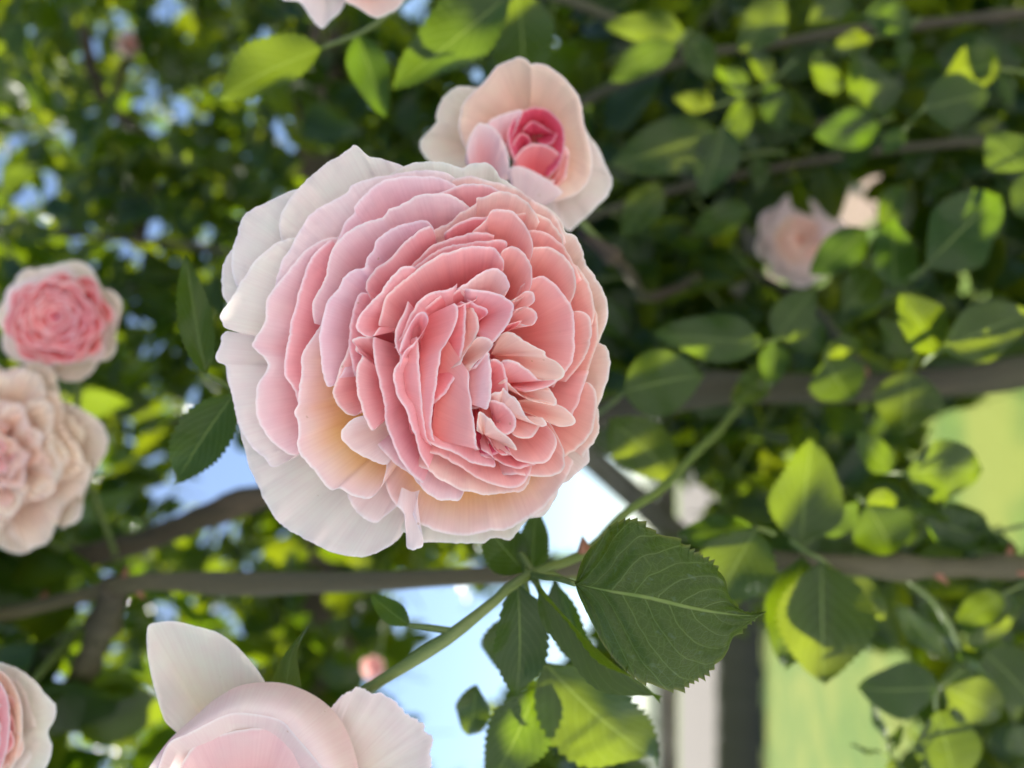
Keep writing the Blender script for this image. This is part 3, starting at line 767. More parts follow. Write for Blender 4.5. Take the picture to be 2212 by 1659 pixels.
# ---------------------------------------------------------------- roses made of whorls
def whorl_rose(root, cx, cy, d0, R, rings, squash=1.0, rot=0.0, tilt=(0, 0), lo=.06):
    """rings: (radius, z, petals, palette, ruffle, k, arc overlap)"""
    for (r, z, n, pal, ruf, k, ov) in rings:
        a0 = random.uniform(0, 6.28)
        for i in range(n):
            a = a0 + i * 2 * math.pi / n + random.uniform(-.15, .15)
            half_w = math.pi / n * ov
            aa = np.linspace(a - half_w, a + half_w, 9)
            e = np.linspace(-1, 1, 9)
            rr = r * R * (1 - .13 * e ** 4) * (1 + random.uniform(-lo, lo) + (.035 + lo * .3) * np.sin(e * 5 + random.uniform(0, 6)))
            x = np.cos(aa) * rr; y = np.sin(aa) * rr * squash
            off = (1 - r)
            pts = np.c_[cx + tilt[0] * off * R + x * math.cos(rot) - y * math.sin(rot),
                        cy + tilt[1] * off * R + x * math.sin(rot) + y * math.cos(rot)]
            petal(root, pts, z + random.uniform(-.5, .5) - 14 * lo * (rr.mean() / (r * R) - 1 < 0) + 7 * lo, pal, (cx + tilt[0] * R + random.uniform(-.03, .03) * R, cy + tilt[1] * R), d0, k=k, ruf=ruf)


pk = empty('rose_bloom', P(*ZQ([(300, 390)])[0], .36))
tag(pk, 'small round coral-pink rose with tightly packed petals and cream outer petals', 'rose', 'rose blooms on the climbing rose')
cx, cy = ZQ([(290, 390)])[0]
whorl_rose(pk, cx, cy, .345, 110, [
    (1.22, 24, 5, 'C', .5, .25, 1.3), (1.08, 18, 6, 'WP', .4, .4, 1.35), (.98, 12, 7, 'D', .3, .8, 1.5), (.86, 9, 7, 'D', .3, 1, 1.6),
    (.74, 8, 6, 'D', .3, 1.1, 1.6), (.60, 8, 6, 'D', .3, 1.1, 1.5), (.46, 8.5, 4, 'D', .3, 1.1, 1.7),
    (.33, 9, 3, 'D', .2, 1.1, 1.6), (.2, 9.5, 3, 'D', .2, 1.2, 1.4), (.09, 10, 2, 'DD', .1, 1.2, 1.3)], .94, .2, (-.06, -.05), lo=.10)
receptacle(pk, cx, cy, .39, .008, P(250, 1200, .50), [P(170, 950, .46)])

pc = empty('rose_bloom', P(0, 1000, .36))
tag(pc, 'ageing cream-peach rose with loose crinkled petals, below the coral-pink one on the tall cane', 'rose', 'rose blooms on the climbing rose')
pc['label'] = 'ageing cream-peach rose with loose crinkled petals beside the small coral-pink rose'
cx, cy = ZQ([(-45, 1065)])[0]
whorl_rose(pc, cx, cy, .335, 190, [
    (1.06, 26, 6, 'C', 1.6, .35, 1.35), (.96, 20, 6, 'C', 1.6, .4, 1.3), (.80, 14, 6, 'C', 1.8, .5, 1.25),
    (.64, 10, 6, 'C', 1.6, .7, 1.2), (.48, 8, 5, 'PE', 1.4, 1, 1.2),
    (.32, 8, 5, 'PE', .9, 1.0, 1.3), (.2, 9, 4, 'S', .7, 1.1, 1.3), (.1, 10, 3, 'S', .4, 1.1, 1.3)], 1.03, .1, (.05, .05), lo=.2)
receptacle(pc, cx, cy, .38, .008, P(180, 1215, .50), [P(60, 1120, .44)])

# bottom rose: a cupped bud opening
bt = empty('rose_bloom', P(560, 1700, .25))
tag(bt, 'cupped rosebud just opening, white outer petals spread wide around a pale pink hood', 'rose', 'rose blooms on the climbing rose')
DB = .203
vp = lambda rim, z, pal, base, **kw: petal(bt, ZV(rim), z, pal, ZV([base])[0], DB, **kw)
vp([(920, 800), (870, 730), (820, 680), (780, 560), (745, 420), (730, 300), (738, 210), (790, 188), (880, 186), (960, 205), (1080, 240), (1180, 310), (1260, 400), (1315, 480), (1360, 600)], 17, 'W', (1230, 1050), k=.35, ruf=.2, jit=.5)
vp([(1600, 700), (1650, 610), (1700, 560), (1780, 515), (1830, 530), (1900, 545), (1960, 580), (2000, 620), (2060, 660), (2110, 710), (2150, 770), (2150, 850), (2140, 915), (2120, 1000), (2050, 1100)], 15, 'W', (1500, 1150), k=.3, ruf=.4, jit=3.2)
vp([(1900, 1050), (1800, 1250), (1600, 1380), (1350, 1420), (1050, 1380), (850, 1250), (740, 1080)], 16, 'WP', (1260, 1020), k=.35)
sil = ZV([(700, 1000), (740, 915), (830, 790), (900, 720), (980, 650), (1060, 580), (1180, 510), (1300, 488), (1420, 495), (1540, 540), (1640, 610), (1710, 700), (1760, 820), (1790, 960), (1780, 1050)])
lip = ZV([(760, 1000), (800, 900), (845, 795), (930, 752), (1030, 700), (1110, 662), (1190, 645), (1330, 662), (1410, 692), (1470, 760), (1540, 840), (1600, 915), (1640, 990), (1650, 1030), (1655, 1060)])
loft(bt, sil, 13, lip, 2.2, 'WP', DB, bulge=3)
lip_in = np.array([(760, 1000), (800, 900), (845, 797), (930, 754), (1030, 702), (1110, 664), (1190, 647), (1330, 664), (1410, 694), (1470, 762), (1540, 842), (1600, 917), (1640, 990), (1650, 1060)], float)
lip_in = np.array([1230, 1120]) + (lip_in - np.array([1230, 1120])) * 1.016
vp(lip_in, 1.8, 'WP', (1230, 1120), k=.9, zb=40, ruf=0, jit=0, curl=0, tuck=0)
vp([(860, 1000), (900, 900), (950, 825), (1010, 772), (1150, 735), (1380, 708), (1450, 765), (1530, 850), (1575, 930), (1590, 1010)], 5.5, 'LB', (1230, 1300), k=.18, zb=24, ruf=.15)
vp([(1300, 1000), (1380, 950), (1430, 915), (1490, 885), (1550, 850), (1570, 950), (1560, 1080)], 7.5, 'S', (1500, 1250), k=.3, zb=26, ruf=.15)
sil = ZV([(1780, 1050), (1720, 1180), (1560, 1300), (1350, 1350), (1120, 1330), (900, 1230), (780, 1120), (700, 1000)])
lip = ZV([(1655, 1060), (1600, 1130), (1500, 1190), (1350, 1220), (1180, 1210), (980, 1150), (860, 1080), (760, 1000)])
loft(bt, sil, 13, lip, 3, 'WP', DB, bulge=3)
BTC = ZV([(1260, 1040)])[0]
receptacle(bt, *BTC, .246, .0075, P(745, 1520, .232), [P(640, 1640, .262), P(700, 1560, .245)])
sep = ZV([(1350, 490), (1375, 430), (1410, 360), (1470, 280), (1548, 190), (1505, 265), (1478, 350), (1488, 430), (1500, 510)])

# bottom-left rose
bl = empty('rose_bloom', P(-60, 1560, .28))
tag(bl, 'pale cream rose with a pink heart, beside the cupped rosebud with the spread petals', 'rose', 'rose blooms on the climbing rose')
DL = .238
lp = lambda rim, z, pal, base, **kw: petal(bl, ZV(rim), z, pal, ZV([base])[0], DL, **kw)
lp([(-220, 420), (-100, 385), (0, 390), (90, 420), (170, 480), (240, 560), (280, 612), (268, 680), (240, 740), (257, 800), (250, 870), (200, 960), (100, 1060)], 14, 'W', (-120, 760), k=.35)
lp([(-150, 470), (-60, 430), (20, 440), (85, 530), (112, 650), (105, 790), (60, 915), (-40, 1000)], 8, 'PE', (-120, 740), k=.8)
lp([(-120, 470), (-40, 450), (10, 500), (45, 590), (50, 700), (35, 830), (0, 920), (-60, 960)], 5.5, 'P', (-120, 730), k=1.1)
cx, cy = ZV([(-120, 740)])[0]
whorl_rose(bl, cx, cy, DL, 130, [(1.1, 16, 6, 'W', .4, .35, 1.4), (.85, 9.5, 6, 'PE', .3, .8, 1.4), (.62, 8, 5, 'P', .3, 1, 1.5), (.42, 8, 5, 'P', .3, 1, 1.5), (.24, 8.5, 4, 'D', .2, 1, 1.4)])
receptacle(bl, cx, cy, .28, .008, P(200, 1330, .47), [P(90, 1450, .38)])

# rose at the upper edge
tp = empty('rose_bloom', P(720, -150, .29))
tag(tp, 'pale blush rose of which only two petal tips hang into view above the dark leaves', 'rose', 'rose blooms on the climbing rose')
DT = .262
xp = lambda rim, z, pal, base, **kw: petal(tp, ZX(rim), z, pal, ZX([base])[0], DT, **kw)
xp([(60, -120), (150, -10), (250, 15), (310, 100), (370, 155), (420, 110), (480, 50), (520, -60)], 10, 'WP', (430, -330), k=.4)
xp([(440, -60), (500, 10), (560, 40), (640, 90), (690, 97), (760, 60), (815, 10), (850, -80)], 8, 'SP', (430, -330), k=.4)
cx, cy = ZX([(430, -330)])[0]
whorl_rose(tp, cx, cy, DT, 120, [(1.0, 14, 6, 'WP', .4, .35, 1.4), (.75, 9, 6, 'SP', .3, .8, 1.4), (.5, 8, 5, 'P', .3, 1, 1.5), (.28, 8, 4, 'D', .2, 1, 1.4)])
receptacle(tp, cx, cy, .305, .008, P(900, -60, .50), [P(800, -120, .42)])

# far roses half hidden by leaves
for (px, py_, d, R, rings, lab, to) in (
    (1725, 520, .62, 85, [(1.1, 24, 6, 'WP', .8, .3, 1.4), (.85, 16, 6, 'WP', .8, .6, 1.4), (.6, 12, 5, 'PE', .6, .9, 1.4), (.35, 11, 4, 'PE', .4, 1, 1.4)],
     'blurred salmon-cream rose half hidden among dark leaves below the thin brown twigs', (1560, 560, .70)),
    (280, 95, .85, 30, [(1.0, 18, 6, 'WP', .8, .5, 1.4), (.6, 12, 5, 'S', .6, .9, 1.4), (.3, 11, 4, 'P', .4, 1, 1.4)],
     'tiny faraway pink rose among leaves against blue sky', (215, 180, .90)),
    (806, 1442, .62, 26, [(1.0, 18, 6, 'S', .8, .5, 1.4), (.6, 12, 5, 'S', .6, .9, 1.4), (.3, 11, 4, 'D', .4, 1, 1.4)],
     'tiny faraway coral rose just beyond the thick green flowering shoot', (850, 1250, .66))):
    fr = empty('rose_bloom', P(px, py_, d))
    tag(fr, lab, 'rose', 'rose blooms on the climbing rose')
    whorl_rose(fr, px, py_, d, R, rings)
    receptacle(fr, px, py_, d + .035, .007, P(*to))

# ------------------------------------------------------------------ the climbing rose plant
plant = empty('climbing_rose', (0.0, .8, 0.0))
tag(plant, 'climbing rose with brown canes and dense dark green serrated leaves covering the arbour', 'climbing rose')


def cane(pts, r, m=M_CANE, name='cane', thorns=0, n=70):
    path = catmull(np.array([P(*p) for p in pts]), n)
    rr = np.interp(np.linspace(0, 1, n), np.linspace(0, 1, np.size(r)), np.atleast_1d(r))
    rr = rr * (1 + .10 * np.sin(np.linspace(0, 30, n) + random.uniform(0, 6)) * rng.random(n))
    for nd_ in range(max(1, n // 12)):
        rr = rr * (1 + random.uniform(.1, .35) * np.exp(-((np.arange(n) - random.uniform(0, n)) / 1.3) ** 2))
    path = path + rng.normal(0, .04 * rr.mean(), path.shape)
    wv = np.linspace(0, random.uniform(9, 16), n)
    path = path + (np.outer(np.sin(wv), UP) + np.outer(np.cos(wv * 1.3), RT)) * rr.mean() * .35 * np.sin(np.linspace(0, math.pi, n))[:, None]
    v, f = tube(path, rr, 12, .12)
    o = mesh_obj(name, v, f, m, plant)
    for _ in range(thorns):
        i = random.randint(3, n - 4)
        T = path[i + 1] - path[i - 1]; T /= np.linalg.norm(T)
        a = rng.normal(size=3); a -= a.dot(T) * T; a /= np.linalg.norm(a)
        b = np.cross(T, a)
        R0 = rr[i]
        L = .0065
        V = [path[i] + a * R0 * .85 + T * .004 * math.cos(q) + b * .0016 * math.sin(q) for q in np.arange(6) / 6 * 6.283]
        V.append(path[i] + a * (R0 + L) - T * .002)
        mesh_obj('thorn', V, [(k, (k + 1) % 6, 6) for k in range(6)], M_THORN, o)
    return path


def to_ground(px, py, d):
    """continue a cane that leaves the picture down to the soil"""
    p = P(px, py, d)
    return p


def ground_ext(a, r, m=M_CANE, dx=.0, dy=.15):
    """lower run of a cane, from where it leaves the view to the lawn"""
    a = np.array(a)
    g = np.array([a[0] + dx, a[1] + dy, -.03])
    mid = (a + g) / 2 + np.array([dx * .2, .02, 0])
    path = catmull(np.array([a, mid, g]), 24)
    v, f = tube(path, r, 12, .1)
    mesh_obj('cane', v, f, m, plant)


cane([(2330, 1224, .40), (2000, 1222, .37), (1700, 1215, .355), (1500, 1218, .35), (1330, 1222, .345), (1100, 1240, .34), (800, 1252, .345), (560, 1255, .36), (330, 1252, .38), (200, 1280, .40), (-20, 1335, .42), (-300, 1380, .45)],
     [.0058, .0052, .0050, .0046, .0044, .0042, .0038], M_CANEO, thorns=9)
ground_ext(P(2325, 1224, .40), .0063, M_CANEO, .02, .06)
cane([(2400, 770, .50), (2212, 800, .48), (2050, 822, .47), (1900, 835, .47), (1700, 845, .47), (1500, 850, .47), (1300, 900, .49), (1100, 960, .52), (900, 1010, .52), (700, 1060, .52), (520, 1090, .51), (330, 1155, .51), (150, 1205, .5), (-30, 1240, .5), (-300, 1260, .5)],
     [.0105, .0098, .0088, .008, .0075], M_CANE, thorns=6)
ground_ext(P(2395, 771, .50), .0128, M_CANE, -.03, .08)
cane([(250, 1265, .39), (215, 1380, .42), (150, 1500, .45), (60, 1640, .48), (-60, 1800, .52)], [.0075, .006], M_CANE)
cane([(1900, 838, .475), (1720, 640, .58), (1560, 560, .66), (1440, 470, .7), (1330, 560, .42)][:4], [.004, .003], M_CANE)
cane([(1560, 560, .66), (1420, 640, .55), (1330, 560, .40), (1250, 500, .39)], [.0038, .003], M_CANE)
cane([(2240, 300, .60), (1960, 318, .60), (1740, 350, .60), (1510, 394, .60), (1330, 450, .60), (1100, 520, .62), (700, 560, .66), (300, 520, .75), (-200, 480, .85)], [.0034, .003, .003], M_CANE)
cane([(1900, 240, .62), (1690, 288, .60), (1520, 332, .60), (1400, 380, .60)], [.003, .0028], M_CANE)
cane([(1500, 120, .55), (1390, 160, .56), (1280, 210, .58), (1100, 330, .62), (900, -60, .50)][:4], [.0035, .004], M_CANE)
cane([(1500, 120, .55), (1200, -10, .52), (900, -60, .50), (500, -80, .55), (-100, -100, .7)], [.003, .004, .005], M_CANE)
cane([(1500, 120, .55), (1900, 60, .56), (2330, 20, .56)], [.003, .004], M_CANE)
ground_ext(P(2325, 20, .56), .006, M_CANE, .03, .08)
cane([(180, 60, .9), (205, 170, .9), (240, 240, .9), (330, 330, .85), (300, 520, .75)], [.007, .006], M_CANE)
cane([(290, 90, .9), (265, 150, .9), (240, 240, .9)], [.005, .005], M_CANE)
cane([(560, 1255, .36), (700, 1262, .5), (850, 1250, .66)], [.004, .003], M_CANE)
# green flowering shoots near the lens
cane([(745, 1520, .232), (830, 1468, .228), (900, 1422, .226), (980, 1370, .226), (1060, 1305, .230), (1120, 1255, .236), (1180, 1226, .245), (1270, 1190, .262), (1350, 1110, .28), (1440, 1045, .31), (1560, 920, .40), (1620, 850, .47)],
     [.0016, .0017, .0018, .0019, .002, .0022], M_STEM, name='shoot', thorns=2)
cane([(985, 1366, .226), (1010, 1350, .226)], [.001, .001], M_STEM, name='shoot', n=6)


# ---- leaves
def leaf_geo(rows, cols, w, teeth, tooth, fold, droop, seed, cup=0.0):
    """unit leaf: length along +X, width along Y, face +Z; returns verts, faces, uv"""
    r = np.random.default_rng(seed)
    u = np.linspace(0, 1, rows)
    prof = np.sin(np.pi * u ** .86) ** .78 * (1 - .22 * u)
    prof[0] = .03; prof[-1] = 0.004
    tip = np.clip((u - .9) / .1, 0, 1)
    prof = prof * (1 - .35 * tip)
    V, UV = [], []
    wav = r.uniform(0, 6, 4)
    for i in range(rows):
        for j in range(cols):
            v = -1 + 2 * j / (cols - 1)
            saw = 1.0
            if abs(v) > .99 and 0 < i < rows - 1:
                saw = 1 + tooth * (((u[i] * teeth) % 1.0) - .35) * (1 if teeth else 0)
            y = v * w * prof[i] * saw
            z = abs(v) ** 1.2 * w * prof[i] * fold - droop * u[i] ** 2 + .02 * math.sin(6 * u[i] + wav[0]) * v \
                + .03 * abs(v) * math.sin(11 * u[i] + wav[1] + v)
            V.append((u[i] + (.02 * (v != 0) * saw if abs(v) > .99 else 0), y + .03 * math.sin(3 * u[i] + wav[2]) * u[i], z))
            UV.append((u[i], .5 + .5 * v))
    return np.array(V), grid_faces(cols, rows), np.array(UV)


def make_leaf_mesh(name, m, **kw):
    V, F, UV = leaf_geo(**kw)
    me = bpy.data.meshes.new(name)
    me.from_pydata(V.tolist(), [], F)
    me.polygons.foreach_set('use_smooth', [True] * len(me.polygons))
    ul = me.uv_layers.new(name='UVMap')
    vi = np.zeros(len(me.loops), dtype=np.int32)
    me.loops.foreach_get('vertex_index', vi)
    ul.data.foreach_set('uv', UV.astype(np.float32)[vi].ravel())
    me.materials.append(m)
    me.update()
    return me


LM = [make_leaf_mesh('leaflet', M_LEAF, rows=49, cols=7, w=.30 + .04 * i, teeth=16, tooth=.17, fold=.10 + .08 * i, droop=.04 + .06 * i, seed=i) for i in range(5)]
LOW = [leaf_geo(17, 3, .30 + .03 * i, 8, .18, .10 + .10 * i, .05 + .07 * i, 40 + i) for i in range(5)]


def leaf_axes(b, t, facing, roll):
    x = t - b
    L = np.linalg.norm(x); x = x / L
    nrm = facing - facing.dot(x) * x
    nrm /= np.linalg.norm(nrm)
    y = np.cross(nrm, x)
    c, s = math.cos(roll), math.sin(roll)
    return x, y * c + nrm * s, nrm * c - y * s, L


NPART = [0]


def leaflet(stalk, b, t, width, roll=0.0, var=0, label=None, facing=None):
    """b, t: world base and tip; width: full width over length"""
    b, t = np.array(b), np.array(t)
    f = -FW if facing is None else np.array(facing)
    x, y, z, L = leaf_axes(b, t, f, roll)
    o = bpy.data.objects.new('leaflet', LM[var % 5])
    col.objects.link(o)
    o.parent = stalk
    w0 = 2 * (.30 + .04 * (var % 5)) * .9
    sy = width / w0
    off = np.zeros(3)
    p = stalk
    while p is not None:
        off += np.array(p.location); p = p.parent
    M = Matrix(((x[0] * L, y[0] * L * sy, z[0] * L, b[0] - off[0]), (x[1] * L, y[1] * L * sy, z[1] * L, b[1] - off[1]),
                (x[2] * L, y[2] * L * sy, z[2] * L, b[2] - off[2]), (0, 0, 0, 1)))
    o.matrix_local = M
    if label: o['label'] = label
    NPART[0] += 1
    return o


def stalk_mesh(pts, r=.0009):
    """stalk (rachis) of one compound leaf"""
    P3 = [np.array(p) for p in pts]
    path = catmull(np.array(P3), max(10, 5 * len(P3))) if len(P3) > 2 else np.array([P3[0], (P3[0] + P3[1]) / 2, P3[1]])
    v, f = tube(path, np.linspace(r * 1.25, r * .8, len(path)), 6, 0)
    return mesh_obj('leaf_stalk', v, f, M_STEM, plant)


Z7 = lambda x, y: (1316.6 + .4134 * x, .4134 * y)
Z8 = lambda x, y: (1316.6 + .4134 * x, 603.5 + .4134 * y)
R2 = lambda x, y: (1371.5 + .38 * x, 1042.3 + .38 * y)
I_ = lambda x, y: (x, y)

# hero leaf, traced
hz = lambda pts: [(1152 + .2811 * x, 1069.8 + .2811 * y) for x, y in pts]
up_ = catmull(hz([(320, 680), (352, 560), (392, 465), (440, 400), (530, 310), (590, 235), (680, 195), (760, 180), (810, 190), (870, 235), (930, 280), (1040, 310), (1120, 340), (1200, 410), (1310, 470), (1390, 530), (1440, 590), (1480, 660), (1500, 740), (1540, 820), (1600, 880), (1690, 905), (1800, 890)]), 181)
lo_ = catmull(hz([(320, 680), (345, 760), (390, 860), (440, 960), (500, 1080), (540, 1150), (600, 1230), (700, 1340), (820, 1430), (900, 1460), (1000, 1490), (1100, 1505), (1170, 1475), (1220, 1440), (1300, 1400), (1370, 1340), (1450, 1260), (1500, 1190), (1520, 1140), (1560, 1080), (1640, 1010), (1690, 960), (1800, 890)]), 181)
mid_ = catmull(hz([(320, 680), (600, 740), (900, 790), (1200, 860), (1450, 905), (1690, 925), (1800, 890)]), 181)
hero_stalk = stalk_mesh([P(1150, 1241, .240), P(1175, 1247, .226), P(1205, 1250, .213), P(1242, 1261, .204)], .0010)
hero_stalk['label'] = 'stalk of the sharply focused leaf'
V, UV = [], []
cols = 25
for i in range(181):
    u = i / 180
    for j in range(cols):
        v = -1 + 2 * j / (cols - 1)
        edge = up_[i] if v < 0 else lo_[i]
        a = abs(v)
        p = mid_[i] + (edge - mid_[i]) * a
        if a > .86 and 3 < i < 176:
            out = edge - mid_[i]
            out = out / (np.linalg.norm(out) + 1e-6)
            fwd = mid_[min(i + 1, 180)] - mid_[max(i - 1, 0)]
            fwd = fwd / np.linalg.norm(fwd)
            ph = (i * (1 + .08 * math.sin(i * .11)) / 7.0) % 1.0
            amp = 13 * (.9 + .3 * math.sin(i * .37 + j // 13)) * min(1, i / 30) * min(1, (180 - i) / 10)
            p = p + (out * .9 + fwd * .7) * amp * (ph ** 1.4 - .35) * ((a - .86) / .14)
        d = .2035 + .0045 * a ** 1.6 * (1 if v > 0 else .7) - .004 * math.sin(math.pi * u) + .004 * u * u
        cell = ((u - .95 * (a * .5) ** 1.25) * 8.5) % 1.0
        d -= .0011 * math.sin(math.pi * cell) * a * (1 - a) * 4 * min(1, 6 * (1 - u))
        d += .0009 * math.sin(u * 19 + v * 3) * a + .0005 * math.sin(u * 31 - a * 14)
        if v < 0: d += .006 * max(0, a - .72) * math.sin(u * 9 + .5) ** 2
        V.append(P(p[0], p[1], d)); UV.append((u, .5 + .5 * v))
hl = mesh_obj('leaflet', V, grid_faces(cols, 181, True), M_LEAFD, hero_stalk, uv=UV)
hl['label'] = 'broad sharply focused leaf with a saw-toothed edge and pale veins'

